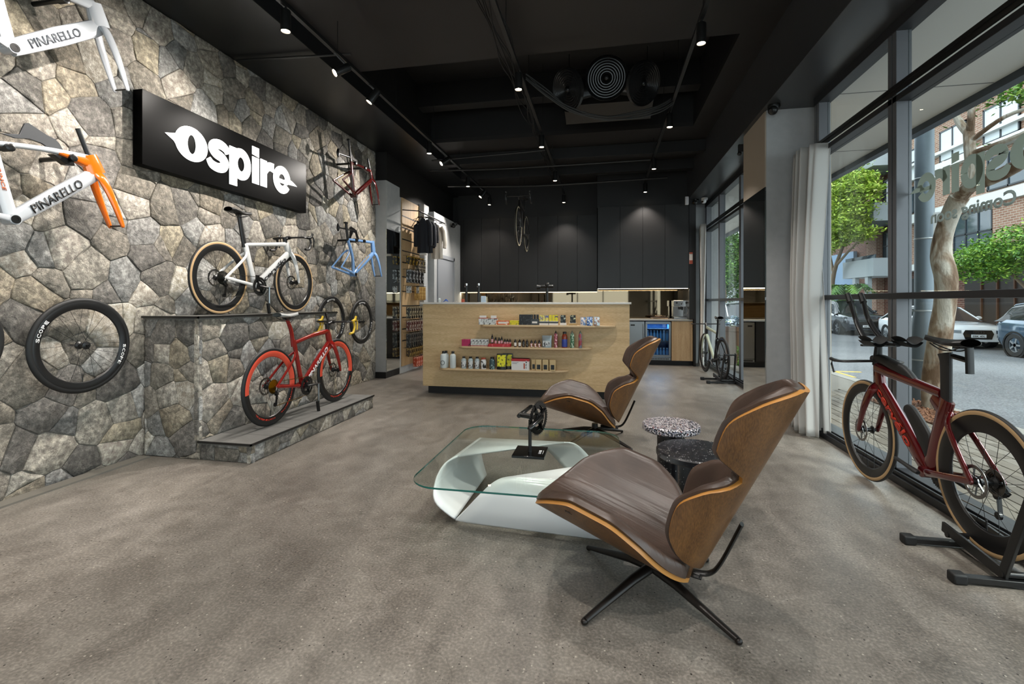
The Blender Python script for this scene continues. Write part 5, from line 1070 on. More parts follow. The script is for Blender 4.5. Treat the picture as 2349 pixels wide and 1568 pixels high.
wall_wheel('black deep-rim wheel cut off by the left edge of the picture', 1.86, 1.0, .32, .05, 'SCOPE', -3.5)
wall_wheel('black wheel with bold white letters, partly behind the end of the plinth ledge', 5.62, .985, .318, .045, 'ENVE', -3.5, angs=(1.95, -.2), dphi=.17)
wall_wheel('black wheel with bold white letters hanging nearest the grey pier', 6.40, .935, .325, .045, 'ENVE', -3.5, angs=(1.85, -.15), dphi=.17)
# ------------------------------------------------------------------ lounge chairs
CH = dict(S0=(-.1615, .1239), S1=(.4475, .2976), Rs=.4471, B0=(-.211, .1738), B1=(-.5686, .8981), Rb=.2226)
TS = [0, .15, .3, .5, .7, .85, 1]; WS = [.1121, .2847, .3951, .4488, .4477, .391, .2578]
TB = [0, .07, .16, .28, .4, .48, .52, .6, .72, .86, 1]; WBk = [.0631, .2308, .2979, .3158, .2577, .163, .1404, .2905, .3053, .2469, .0963]
def smooth_w(tk, wk, t):
    # rounded interpolation (monotone between knots), keeps the pinched waist
    i = min(max(int(np.searchsorted(tk, t)) - 1, 0), len(tk) - 2); f = (t - tk[i]) / (tk[i + 1] - tk[i])
    def sl(j):
        if j <= 0 or j >= len(tk) - 1: return ((wk[1] - wk[0]) / (tk[1] - tk[0]) * 1.5) if j <= 0 else (wk[-1] - wk[-2]) / (tk[-1] - tk[-2]) * 1.5
        a = (wk[j] - wk[j - 1]) / (tk[j] - tk[j - 1]); b = (wk[j + 1] - wk[j]) / (tk[j + 1] - tk[j]); return 0 if a * b <= 0 else 2 * a * b / (a + b)
    h = tk[i + 1] - tk[i]; m0, m1 = sl(i) * h, sl(i + 1) * h
    return (2 * f**3 - 3 * f**2 + 1) * wk[i] + (f**3 - 2 * f**2 + f) * m0 + (-2 * f**3 + 3 * f**2) * wk[i + 1] + (f**3 - f**2) * m1
def surf(P0, P1, R, up, tk, wk, t, v, off, inset=0):
    kq = .08 if up > 0 else .0; t_ = t + kq * max(0, t) ** 3 * (1 - v * v)
    d = Vector((P1[0] - P0[0], 0, P1[1] - P0[1])); Lg = d.length; d.normalize(); n = Vector((-d.z, 0, d.x)) * up
    w_ = max(.004, smooth_w(tk, wk, t) - inset) * v; th = w_ / R; Rr = R - off
    return Vector((P0[0], 0, P0[1])) + d * t * Lg + n * (R - Rr * math.cos(th)) + d * (t_ - t) * Lg + Vector((0, Rr * math.sin(th), 0))
def shell(parent, name, P0, P1, R, up, tk, wk, nt_=44, nv=25, thick=.017):
    b = MB(); F = lambda off: (lambda u, v: surf(P0, P1, R, up, tk, wk, u, 2 * v - 1, off))
    b.grid(F(0), nt_, nv).grid(F(thick), nt_, nv)
    def edge(pts_o, pts_i): b.add(list(pts_o) + list(pts_i), [(i, i + 1, len(pts_o) + i + 1, len(pts_o) + i) for i in range(len(pts_o) - 1)], 1, True)
    for v in (0, 1): edge([F(0)(i / (nt_ - 1), v) for i in range(nt_)], [F(thick)(i / (nt_ - 1), v) for i in range(nt_)])
    for u in (0, 1): edge([F(0)(u, j / (nv - 1)) for j in range(nv)], [F(thick)(u, j / (nv - 1)) for j in range(nv)])
    return b.build(name, [WALNUT, PLYEDGE], parent, angle=50)
def pad(parent, name, P0, P1, R, up, tk, wk, t0, t1, th=.03, inset=-.016, off=.0175, seams=(), nt_=40, nv=41, flat=1):
    b = MB()
    def top(u, v):
        t = lerp(t0, t1, u); q = 2 * v - 1; e = (1 - abs(q) ** 18) ** .5 * min(1, (1 - abs(2 * u - 1) ** 24) ** .5 + .0) if flat else 1
        h = off + th * (.42 + .58 * max(0, e))
        for s in seams: h -= .007 * math.exp(-((abs(q) - s) / .016) ** 2)
        return surf(P0, P1, R, up, tk, wk, t, q, h, inset)
    b.grid(top, nt_, nv).grid(lambda u, v: surf(P0, P1, R, up, tk, wk, lerp(t0, t1, u), 2 * v - 1, off, inset), nt_, nv)
    bot = lambda u, v: surf(P0, P1, R, up, tk, wk, lerp(t0, t1, u), 2 * v - 1, off, inset)
    for A, B_ in (([top(i / (nt_ - 1), v) for i in range(nt_)], [bot(i / (nt_ - 1), v) for i in range(nt_)]) for v in (0, 1)): b.add(A + B_, [(i, i + 1, nt_ + i + 1, nt_ + i) for i in range(nt_ - 1)], 0, True)
    for A, B_ in (([top(u, j / (nv - 1)) for j in range(nv)], [bot(u, j / (nv - 1)) for j in range(nv)]) for u in (0, 1)): b.add(A + B_, [(i, i + 1, nv + i + 1, nv + i) for i in range(nv - 1)], 0, True)
    return b.build(name, LEATHER, parent, angle=70)
def lounge_chair(loc, az, legang, label):
    t = thing('lounge_chair', label, 'chair', loc, az, 'leather and walnut lounge chairs')
    shell(t, 'seat_shell', CH['S0'], CH['S1'], CH['Rs'], 1, TS, WS)
    pad(t, 'seat_cushion', CH['S0'], CH['S1'], CH['Rs'], 1, TS, WS, .02, 1, .05, seams=(.36,))
    shell(t, 'back_shell', CH['B0'], CH['B1'], CH['Rb'], -1, TB, WBk)
    pad(t, 'lower_back_cushion', CH['B0'], CH['B1'], CH['Rb'], -1, TB, WBk, .03, .50, .045)
    pad(t, 'upper_back_cushion', CH['B0'], CH['B1'], CH['Rb'], -1, TB, WBk, .50, .995, .042)
    # rear bracket and swivel base
    MB().tube(catmull([(-.16, 0, .125), (-.225, 0, .135), (-.27, 0, .19), (-.345, 0, .36)], 6), [(.02, .008)] * 19, 10).build('back_bracket', BLKM, t)
    MB().tube([(-.05, 0, .128), (-.2, 0, .118)], [(.03, .012)] * 2, 10).build('seat_plate', BLKM, t)
    MB().cyl((0, 0, .085), (0, 0, .15), .028, .026, 20).build('swivel_column', CHROME if False else BLKM, t)
    for k in range(4):
        a = legang - az + k * PI / 2; d = Vector((math.cos(a), math.sin(a), 0))
        MB().tube([d * .01 + Vector((0, 0, .098)), d * .12 + Vector((0, 0, .082)), d * .38 + Vector((0, 0, .016))], [(.024, .02), (.021, .018), (.013, .010)], 12).sphere(d * .385 + Vector((0, 0, .012)), (.014, .014, .012), 10).build('leg', mat('dark_bronze_leg', '1d1815', .35, metal=.4), t)
    # small maker's mark on the side of the seat shell
    p = surf(CH['S0'], CH['S1'], CH['Rs'], 1, TS, WS, .74, .9, -.001); p2 = surf(CH['S0'], CH['S1'], CH['Rs'], 1, TS, WS, .66, .9, -.001); p3 = surf(CH['S0'], CH['S1'], CH['Rs'], 1, TS, WS, .74, 1.0, -.001)
    text('nt.', basis(p, p2 - p, p3 - p), .03, .014, BLKP, t, 'makers_mark', bold=.02)
    return t
lounge_chair((.2, 2.08, 0), 2.8127, PI / 4, 'large brown leather and walnut lounge chair in the foreground')
lounge_chair((-.0774, 4.2414, 0), 3.2172, PI / 4 + .1, 'brown leather and walnut lounge chair in front of the reception counter')

# ------------------------------------------------------------------ glass coffee table
T = thing('coffee_table', 'low glass coffee table on a white folded ribbon base', 'table', (0, 0, 0))
cxx, cyy = -.405 * 1.085, 2.58 * 1.085; hw_, hd = .54, .595; P = []
for (sx, sy, a0) in ((1, 1, 0), (-1, 1, PI / 2), (-1, -1, PI), (1, -1, 1.5 * PI)):
    for i in range(9): a = a0 + PI / 2 * i / 8; P.append((cxx + sx * (hw_ - .16) + .16 * math.cos(a), cyy + sy * (hd - .16) + .16 * math.sin(a)))
TG = m_glass('table_glass', 'f4f8f6', .1); GE = mat('green_glass_edge', '1f5f56', .1, spec=.6)
MB().prism(P, Matrix.Translation((0, 0, .300)), .010, 0, 1).build('glass_top', [TG, GE], T, .001)
def sheet(c0, c1, n=10):  # loft between two curves given top -> bottom
    A = catmull(c0, 6); Bc = catmull(c1, 6); return A, Bc
def lo_(P): return [(x * (1.22 - z * .806) / (1.22 - z), y * (1.22 - z * .806) / (1.22 - z), z * .806) for x, y, z in P]
def sym(p): return (2 * cs[0] - p[0], 2 * cs[1] - p[1], p[2])
cs = (-.375, 2.80)
free_B = [(-.45, 2.265, .362), (-.52, 2.25, .345), (-.60, 2.285, .27), (-.70, 2.37, .15), (-.80, 2.475, .03)]
cor_FR = [(.065, 2.275, .362), (.10, 2.24, .335), (.115, 2.235, .25), (.10, 2.30, .13), (.05, 2.42, .03)]
free_A = [(-.80, 2.54, .362), (-.865, 2.50, .33), (-.905, 2.455, .25), (-.90, 2.43, .14), (-.80, 2.475, .03)]
free_B, cor_FR, free_A = lo_(free_B), lo_(cor_FR), lo_(free_A)
cor_BL = [sym(p) for p in cor_FR]
b = MB()
def loft(A, Bc, n=10):
    A = catmull(A, 6); Bc = catmull(Bc, 6); b.grid(lambda u, v: A[round(v * (len(A) - 1))].lerp(Bc[round(v * (len(A) - 1))], u), n, len(A))
loft(free_B, cor_FR); loft([sym(p) for p in free_A], cor_FR)
loft(free_A, cor_BL); A_, B_ = catmull([sym(p) for p in free_B], 6), catmull(cor_BL, 6)
b.grid(lambda u, v: A_[round(v * (len(A_) - 1))].lerp(B_[round(v * (len(A_) - 1))], .42 * u * (1 - v * .4)), 8, len(A_))
pa, pb_, pc = Vector(free_B[0]), Vector(cor_FR[0]), Vector(sym(free_A[0]))
for q in (lambda p: Vector(p), lambda p: Vector(sym(p))): b.add([q(pa), q(pb_), q(pc)], [(0, 1, 2)])
# turned-under foot
f1, f2, f3 = Vector(free_B[-1]), Vector(cor_FR[-1]), Vector(sym(free_A[-1]))
o = b.build('ribbon_base', mat('white_ribbon', 'ececec', .28, coat=.4), T, angle=50)
sm_ = o.modifiers.new('thickness', 'SOLIDIFY'); sm_.thickness = .010; sm_.offset = -1
k = MB().prism([(-.76, 2.5), (-.30, 2.47), (.0, 2.5), (.02, 2.85), (-.4, 2.88), (-.72, 2.86)], Matrix.Translation((0, 0, 0)), .028)
m2 = MB()
for i in range(6):
    pass
Pp = [(-.80, 2.475), (.05, 2.43), (.06, 3.12), (-.80, 3.17)]; Pi = [(-.74, 2.52), (.0, 2.50), (.0, 3.05), (-.74, 3.1)]
m2.add([(x, y, .03) for x, y in Pp] + [(x, y, .03) for x, y in Pi] + [(x, y, .0) for x, y in Pi] + [(x + (0.04 if x < -.3 else -.04), y + (.03 if y < 2.6 else -.03), 0.0) for x, y in Pp], [(i, (i + 1) % 4, 4 + (i + 1) % 4, 4 + i) for i in range(4)] + [(4 + i, 4 + (i + 1) % 4, 8 + (i + 1) % 4, 8 + i) for i in range(4)])
pass
K = thing('crankset_display', 'black bicycle crankset displayed on a small black plinth on the glass table', 'display', (-.434, 2.81, .3105), 0)
K.scale = (1.085,) * 3
MB().box(-.088, .088, -.092, .092, 0, .014).build('display_plate', mat('gloss_black_plate', '0b0b0b', .12), K, .002)
MB().cyl((0, -.01, .014), (.0, -.01, .19), .010, .009).build('display_post', BLKM, K)
text('SRAM', basis((.048, .02, .0145), (0, -1, 0), (1, 0, 0)), .06, .016, WHL, K, bold=.03); MB().box(.072, .074, -.04, .02, .0142, .0148).build('plate_line', WHL, K)
q = thing('x', '', ''); q.parent = K; q.name = 'crank_assembly'
for kk in ('label', 'category'):
    if kk in q: del q[kk]
q.location = (0, 0, .205); q.rotation_euler = (0, 0, -.42)
cr = crankset(q, (0, 0), .088, 3.35, 1, mat('crank_black', '0c0c0c', .18), .12)
MB().lathe([(.0001, -.07), (.014, -.07), (.014, .05), (.0001, .05)], 14, RX).build('spindle', BLKP, q)
for c in list(q.children):
    c.matrix_parent_inverse = Matrix(); M = Matrix.Translation(q.location) @ Matrix.Rotation(-.42, 4, 'Z'); c.parent = K; c.matrix_parent_inverse = M
COL.objects.unlink(q); bpy.data.objects.remove(q)
# ------------------------------------------------------------------ terrazzo tables
TB1 = m_terrazzo('grey_terrazzo', '1d1d22', [(0, 'b9b2b4'), (.3, '8f8c96'), (.5, 'd5cfd0'), (.7, '6b6f82'), (.85, 'c7b9b6'), (.97, '7a3a33')], .55, 105)
TB2 = m_terrazzo('black_terrazzo', '131317', [(0, '17171b'), (.62, 'a9a7a4'), (.8, '26262c'), (.92, '7f8088')], .3, 90)
def terrazzo(loc, R, h, th, rc, mt, mc, label, foot):
    t = thing('terrazzo_table', label, 'side table', loc); e = .008
    MB().lathe([(.0001, h - th), (R - e, h - th), (R, h - th + e), (R, h - e), (R - e, h), (.0001, h)], 48).build('table_top', mt, t)
    MB().lathe([(.0001, 0), (rc, 0), (rc, h - th), (.0001, h - th)], 36).build('column', mc, t)
    MB().lathe([(.0001, 0), (foot - e, 0), (foot, e), (foot, .03), (foot - e, .038), (.0001, .038)], 40).build('base_disc', mc, t)
terrazzo((.437, 3.27, 0), .184, .42, .045, .088, TB1, TB2, 'small grey speckled terrazzo side table with a thick round top', .12)
terrazzo((.525, 2.86, 0), .225, .375, .04, .105, TB2, TB2, 'larger black terrazzo side table in front of the grey speckled one', .13)

# ------------------------------------------------------------------ curtains
def curtain(label, path_top, path_bot, z1, z0, folds, amp, seed, twist=None, nz=40):
    rr = random.Random(seed); nu = 160; ph = [rr.uniform(0, 6) for _ in range(4)]
    def f(u, v):
        z = lerp(z1, z0, v); a = Vector((*path_top(u, v), 0)); 
        k = amp * (1 + .35 * math.sin(3 * v + ph[0])); w1_ = math.sin(2 * PI * folds * u + .8 * math.sin(2.5 * v + ph[1]) + 2.5 * v * v * u + 1.1 * math.sin(5 * u + ph[2])) * k
        w1_ += .35 * k * math.sin(2 * PI * folds * 1.9 * u + 2 * v + ph[3])
        return (a.x + w1_, a.y + .3 * w1_, z)
    o = MB().grid(f, nu, nz).build('curtain', CURT, angle=180)
    sm = o.modifiers.new('thickness', 'SOLIDIFY'); sm.thickness = .003
    return tag(o, label, 'curtain')
def p1(u, v):
    w0 = interp(v, [0, .3, .55, .8, 1], [.46, .40, .36, .42, .46]); y0 = interp(v, [0, .3, .55, .8, 1], [4.70, 4.74, 4.76, 4.68, 4.62])
    return (interp(v, [0, .5, 1], [1.93, 1.88, 1.85]) - .06 * math.sin(PI * u), y0 + w0 * u)
curtain('heavy grey curtain gathered beside the right-hand pier, sweeping to the floor', p1, None, 2.66, .02, 5.5, .045, 4)
curtain('pale grey curtain gathered at the far end of the window wall', lambda u, v: (1.90 - .10 * (1 - u) - .03 * v, 9.15 + u * .75), None, 2.66, .02, 6.5, .04, 9)
curtain('inner white panel of the near curtain beside the window frame', lambda u, v: (1.955 - .02 * u, interp(v, [0, .25, 1], [4.9, 4.86, 4.64]) + u * interp(v, [0, 1], [.08, .3])), None, 2.655, .015, 2.5, .018, 2)
# ------------------------------------------------------------------ the street outside
struct('pavement', MB().box(2.12, 4.1, -8, 40, -.2, -.10), mat('pavement_bed', '6d6860', .85, var=.15, vscale=6, world=True))
struct('kerb', MB().box(4.1, 4.28, -8, 60, -.4, -.095), mat('kerb_concrete', '8a8780', .85, var=.2, vscale=5, world=True))
struct('road', MB().box(4.28, 12.9, -12, 80, -.5, -.30), m_asphalt())
struct('far_pavement', MB().box(12.9, 15.0, -12, 80, -.5, -.17).box(-30, 2.1, 10.7, 80, -.5, -.12), MATS['kerb_concrete'])
tag(MB().box(4.95, 5.02, 10.7, 11.6, -.299, -.296).box(4.95, 5.5, 11.5, 11.6, -.299, -.296).build('road_marking', mat('yellow_road_paint', 'c9a53a', .7)), 'faded yellow painted mark on the road', 'road marking')
pv = bpy.data.objects['pavement']; PVM = [mat('paver_a', '6f675c', .8, var=.15, vscale=8), mat('paver_b', '645c52', .8, var=.15, vscale=8), mat('paver_c', '797268', .8, var=.15, vscale=8)]
rnd = random.Random(2); base = []
for m in PVM: base.append(MB().box(-.056, .056, -.113, .113, -.03, .0).build('paver', m, pv, .003, seg=1))
used = set(); cnt = 0
for j in range(0, 34):
    for i in range(13):
        y = 2.3 + j * .233 + (.117 if i % 2 else 0); x = 2.2 + i * .119
        if cnt >= 300 or (x > 3.4 and 5.6 < y < 7.1): continue
        k = rnd.randrange(3)
        if k in used: o = base[k].copy(); COL.objects.link(o); o.parent = pv
        else: o = base[k]; used.add(k)
        o.location = (x, y, -.074 + rnd.uniform(-.002, .002)); cnt += 1
tag(MB().box(3.42, 4.08, 5.65, 7.05, -.098, -.06).build('mulch_bed', mat('bark_mulch', '6b4a36', .9, var=.6, vscale=40, bmp=.9, bscale=40, bdist=.02, world=True)), 'bed of brown bark mulch round the street tree', 'mulch bed')
mt = MB(); rr = random.Random(4)
for i in range(700):
    p = Vector((rr.uniform(3.44, 4.06), rr.uniform(5.67, 7.03), -.055)); d = Vector((rr.uniform(-1, 1), rr.uniform(-1, 1), rr.uniform(-.2, .3))).normalized() * .03
    mt.bar(p - d, p + d, .014, .005)
tag(mt.build('bark_chips', [mat('bark_chip', '7a5138', .9, var=.5, vscale=20, world=True)]), 'loose reddish bark chips on the mulch bed', 'bark', kind='stuff')
struct('canopy', MB().box(2.12, 3.5, -4, 16, 3.2, 3.5), mat('canopy_soffit', 'e0dfdc', .7)); struct('canopy_fascia', MB().box(3.46, 3.56, -4, 16, 3.13, 3.5), mat('canopy_fascia', '2f3640', .4))
for y in (1.2, 3.1, 5.0, 6.9): MB().box(2.14, 3.45, y, y + .006, 3.196, 3.2).build('canopy_joint', mat('grey_ink'), bpy.data.objects['canopy'])
struct('outside_pier', MB().box(2.14, 2.19, 5.14, 6.0, -.1, 3.2), mat('cream_tile', 'b7a68c', .6))
# window lettering, read backwards from inside
def m_vinyl(name, col):
    m = bpy.data.materials.new(name); m.use_nodes = True; t = m.node_tree; t.nodes.clear(); o = N(t, 'OutputMaterial'); d = N(t, 'BsdfDiffuse'); d.inputs[0].default_value = lin(col); r = N(t, 'BsdfTranslucent'); r.inputs[0].default_value = lin(col)
    s = N(t, 'MixShader', i_0=.55); L(t, d.outputs[0], s.inputs[1]); L(t, r.outputs[0], s.inputs[2]); L(t, s.outputs[0], o.inputs[0]); return m
WL = m_vinyl('window_vinyl', 'c8ccc4')
t = thing('window_lettering', 'large grey shop-window lettering seen from behind', 'lettering', (2.0725, 0, 0))
logo(t, WL, basis((0, 3.72, 1.882), (0, -1, 0), (0, 0, 1)) @ Matrix.Translation((1.089, 0, 0)) @ Matrix.Diagonal((-.647, .63, 1, 1)), .0008)
text('Coming soon', basis((0, 3.507, 1.70), (0, -1, 0), (0, 0, 1)), .644, .105, m_vinyl('window_vinyl_small', 'c9ccc8'), t, 'small_letters', bold=.03, mirror=True)

# street pole with a plate
t = thing('street_pole', 'thick grey steel street pole on the pavement outside', 'pole', (4.18, 7.2, -.1))
GP = mat('galvanised_pole', '5f6a72', .5, metal=.3, var=.15, vscale=3)
MB().lathe([(.0001, 0), (.155, 0), (.15, .9), (.105, 1.25), (.10, 5.4), (.0001, 5.4)], 24).build('pole_shaft', GP, t)
for z in (.55, 1.2, 2.15, 2.95): MB().lathe([(.108 if z > 1.3 else .158, z), (.112 if z > 1.3 else .16, z + .01), (.108 if z > 1.3 else .158, z + .02)], 24).build('pole_band', mat('pole_band', '9aa0a2', .4, metal=.5), t)
a = MB().prism([(-.065, 0), (.05, -.04), (.085, .0), (.10, .52), (-.09, .50)], Matrix.Translation((.0, -.14, 1.98)) @ Matrix.Rotation(PI / 2, 4, 'X') @ Matrix.Rotation(-.05, 4, 'Z'), .004).build('parking_plate', mat('plate_white', 'd6d9da', .4), t)
a.location = (.16, -.05, 0); a.rotation_euler = (0, 0, -.6)
text('1P', Matrix.Translation((-.03, -.1455, 2.3)) @ Matrix.Rotation(PI / 2, 4, 'X'), .07, .09, mat('grey_ink'), a, bold=.02)

# ---- leaves
def foliage(parent, blobs, n, size, m, seed, name='foliage', up=.3):
    r = np.random.default_rng(seed); tot = sum(b[3] * b[4] * b[5] for b in blobs); V = []
    for (x, y, z, a, b_, c) in blobs:
        k = int(n * a * b_ * c / tot); cl = max(6, k // 60)
        d = r.normal(size=(cl, 3)); d /= np.linalg.norm(d, axis=1)[:, None]; cc = d * (r.random((cl, 1)) ** .45) * np.array([a, b_, c]) + np.array([x, y, z])
        idx = r.integers(0, cl, k); p = cc[idx] + r.normal(size=(k, 3)) * np.array([a, b_, c]) * .13; V.append(p)
    P = np.concatenate(V); k = len(P)
    d1 = r.normal(size=(k, 3)); d1[:, 2] *= .5; d1 /= np.linalg.norm(d1, axis=1)[:, None]
    nn = r.normal(size=(k, 3)); nn[:, 2] = abs(nn[:, 2]) + .6; d2 = np.cross(nn, d1); d2 /= np.linalg.norm(d2, axis=1)[:, None]
    s = size * r.uniform(.6, 1.3, (k, 1)); q = np.stack([P - d1 * s, P + d2 * s * .42, P + d1 * s, P - d2 * s * .42], 1).reshape(-1, 3)
    me = bpy.data.meshes.new(name); me.vertices.add(4 * k); me.vertices.foreach_set('co', q.ravel()); me.loops.add(4 * k); me.loops.foreach_set('vertex_index', np.arange(4 * k)); me.polygons.add(k)
    me.polygons.foreach_set('loop_start', np.arange(k) * 4); me.update(calc_edges=True); me.materials.append(m); me.validate()
    o = bpy.data.objects.new(name, me); COL.objects.link(o); o.parent = parent; tag(o, kind='stuff'); return o
LF1 = m_leaf('leaf_bright', '2f5a14', '5b8a26', '93b23c'); LF2 = m_leaf('leaf_deep', '1f4318', '3c6a26', '6f9438'); LF3 = m_leaf('leaf_yellow', '5f7d1e', '88a531', 'b3c055')
def m_bark():
    m, t, b = nodes('mottled_bark'); v = coords(t, (1, 1, .45)); n = N(t, 'TexNoise', i_Scale=5.0, i_Detail=5.0, i_Distortion=.8); n2 = N(t, 'TexNoise', i_Scale=40.0, i_Detail=4.0); L(t, v, n.inputs[0]); L(t, v, n2.inputs[0])
    c = ramp(t, [(.42, '66503d'), (.5, '8f7e6c'), (.58, 'b0a99c')], n.outputs[0]); L(t, mixc(t, .25, c, n2.outputs[0], 'SOFT_LIGHT'), b.inputs['Base Color']); b.inputs['Roughness'].default_value = .85; bump(t, b, n2.outputs[0], .5, .02); return m
BARK = m_bark(); BARK2 = mat('grey_brown_bark', '7a6a58', .9, var=.3, vscale=6, bmp=.6, bscale=15, bdist=.02)
t = thing('street_tree', 'pale mottled street tree with a bent trunk just outside the window', 'tree', (0, 0, 0))
TR = [(3.95, 6.6, -.12), (3.95, 6.62, .25), (3.95, 6.5, .92), (3.95, 6.44, 1.2), (3.95, 6.42, 1.5), (3.95, 6.5, 1.76), (3.95, 6.47, 2.0), (3.95, 6.33, 2.27), (3.95, 6.2, 2.42)]
MB().tube(catmull(TR, 5), up=(1, 0, 0), n=16, r=[lerp(.125, .088, i / 40) + .006 * math.sin(i * .35) for i in range(41)]).build('trunk', BARK, t)
for P, r0, r1 in (([(3.95, 6.24, 2.38), (3.95, 6.05, 2.49), (3.95, 5.8, 2.5), (3.95, 5.55, 2.53), (3.95, 5.35, 2.60), (3.9, 4.9, 2.9), (3.8, 4.4, 3.4)], .075, .05), ([(3.95, 6.24, 2.36), (3.96, 6.06, 2.6), (3.96, 6.07, 2.92), (3.98, 6.12, 3.13)], .06, .05),
                  ([(3.98, 6.12, 3.1), (4.0, 6.3, 3.3), (4.0, 6.45, 3.6)], .045, .03), ([(3.98, 6.1, 3.1), (3.95, 6.03, 3.3), (3.95, 6.0, 3.8)], .04, .025), ([(3.97, 6.05, 3.0), (4.1, 5.8, 3.15), (4.3, 5.5, 3.2), (4.5, 5.0, 3.35)], .025, .012), ([(3.96, 6.04, 2.85), (4.2, 5.6, 2.95), (4.4, 5.3, 3.2)], .03, .012), ([(4.3, 5.45, 3.2), (4.4, 5.4, 3.6), (4.6, 5.2, 4.0)], .02, .01)):
    Q = catmull(P, 5); MB().tube(Q, [lerp(r0, r1, i / (len(Q) - 1)) for i in range(len(Q))], 10, up=(1, 0, 0)).build('branch', BARK, t)
foliage(t, [(4.6, 5.7, 3.35, .5, .55, .28), (4.8, 5.2, 3.6, .7, .6, .4), (4.5, 6.3, 3.9, .8, .8, .4), (4.3, 5.2, 3.0, .3, .35, .16), (4.2, 6.45, 3.05, .15, .2, .12)], 6000, .034, LF1, 1)
def tree(name, label, trunk, blobs, n, size, m, seed, r=.12, cat='tree'):
    t = thing(name, label, cat, (0, 0, 0))
    for k, P in enumerate(trunk): Q = catmull(P, 4); MB().tube(Q, [lerp(r if not k else r * .5, r * .3, i / (len(Q) - 1)) for i in range(len(Q))], 9, up=(1, 0, 0)).build('trunk' if not k else 'branch', BARK2, t)
    foliage(t, blobs, n, size, m, seed); return t
tree('street_tree', 'broad leafy tree beyond the dark parked car', [[(13.4, 31.5, -.2), (13.4, 31.3, 2.5), (13.3, 30, 4.2), (13.2, 28.5, 5.5)], [(13.4, 31.0, 3.3), (13.3, 29.3, 4.0), (13.2, 27.6, 4.6)], [(13.4, 31.2, 3), (13.4, 32, 5)]],
     [(13.0, 29.5, 6.6, 1.6, 2.9, 1.7), (13.0, 28.0, 4.9, 1.3, 1.4, .8), (13.1, 31.5, 5.8, 1.3, 1.8, 1.6), (13.0, 30.0, 4.9, 1.3, 1.2, .7), (13.0, 27.8, 7.2, 1.1, 1.4, .7), (13.0, 29.6, 8.3, 1.2, 1.5, .8)], 28000, .10, LF3, 2, .16)
tree('small_tree', 'low dense green tree in front of the brick building', [[(12.9, 16.3, -.2), (12.8, 16.4, .8), (12.7, 16.9, 1.9)], [(12.9, 16.3, .4), (12.8, 15.6, 1.3), (12.6, 15.1, 2.2)], [(12.9, 16.3, .5), (12.9, 17.3, 1.5), (12.8, 18.1, 2.3)]],
     [(12.5, 16.6, 2.75, 1.1, 2.9, .75), (12.4, 15.0, 2.9, 1.0, 1.6, .75), (12.4, 18.6, 2.5, .9, 1.2, .55)], 22000, .062, LF1, 3, .11)
tree('hedge_tree', 'tall leafy trees filling the far window', [[(6.0, 25.5, -.2), (6.0, 25.4, 1.5), (5.9, 25.5, 4)], [(5.0, 23.2, -.2), (5.05, 23.2, 2), (5.1, 23.3, 4.5)]],
     [(6.2, 25.8, 4.0, 1.7, 2.2, 2.7), (5.0, 23.5, 3.4, 1.0, 1.2, 2.3), (7.4, 27.5, 3.6, 1.8, 2.2, 2.6), (6.0, 28, 2.6, 2.5, 1.5, 1.6)], 22000, .085, LF2, 4)
t = thing('palm', 'green palm fronds low beside the far building', 'plant', (12.6, 27.9, -.2)); b = MB(); rr = random.Random(3)
for i in range(15):
    a = rr.uniform(0, 6.3); R_ = rr.uniform(1.0, 1.7); P = catmull([(0, 0, 1.0), (math.cos(a) * R_ * .5, math.sin(a) * R_ * .5, 2.3), (math.cos(a) * R_, math.sin(a) * R_, 2.1 + rr.uniform(-.5, .2))], 7)
    for k in range(2, len(P)):
        d = (P[k] - P[k - 1]).normalized(); s_ = d.cross(Vector((0, 0, 1))).normalized()
        for q in (-1, 1): e = P[k] + s_ * q * .28 + d * .2 - Vector((0, 0, .08)); b.add([P[k - 1], P[k], e], [(0, 1, 2)])
b.build('frond', LF2, t); MB().cyl((0, 0, 0), (0, 0, 1.1), .14).build('palm_stem', BARK2, t)
t = thing('planter', 'tall brown pot planted with pale bluish flowers outside the far window', 'planter', (2.78, 10.75, -.1)); MB().lathe([(.0001, 0), (.2, 0), (.29, .7), (.31, .72), (.31, .8), (.27, .8), (.26, .7), (.0001, .68)], 24).build('pot', mat('brown_pot', '5c4230', .6, var=.3, vscale=5), t)
foliage(t, [(0, 0, .9, .28, .28, .12)], 500, .04, m_leaf('leaf_blue', '6f8ba8', 'a9bccb', '3f6a4a'), 6)
t = thing('street_plant', 'leafy green plants growing beside the brown pot', 'plant', (0, 0, 0)); foliage(t, [(2.7, 10.0, .2, .15, .3, .25), (2.8, 11.6, .3, .3, .4, .4)], 900, .05, LF1, 7)
t = thing('bollard_bin', 'dark covered bin outside the far window', 'bin', (2.7, 9.45, -.1)); MB().lathe([(.0001, 0), (.16, 0), (.17, .42), (.15, .48), (.0001, .5)], 18).build('bin_body', mat('bin_dark', '2c2620', .6), t)

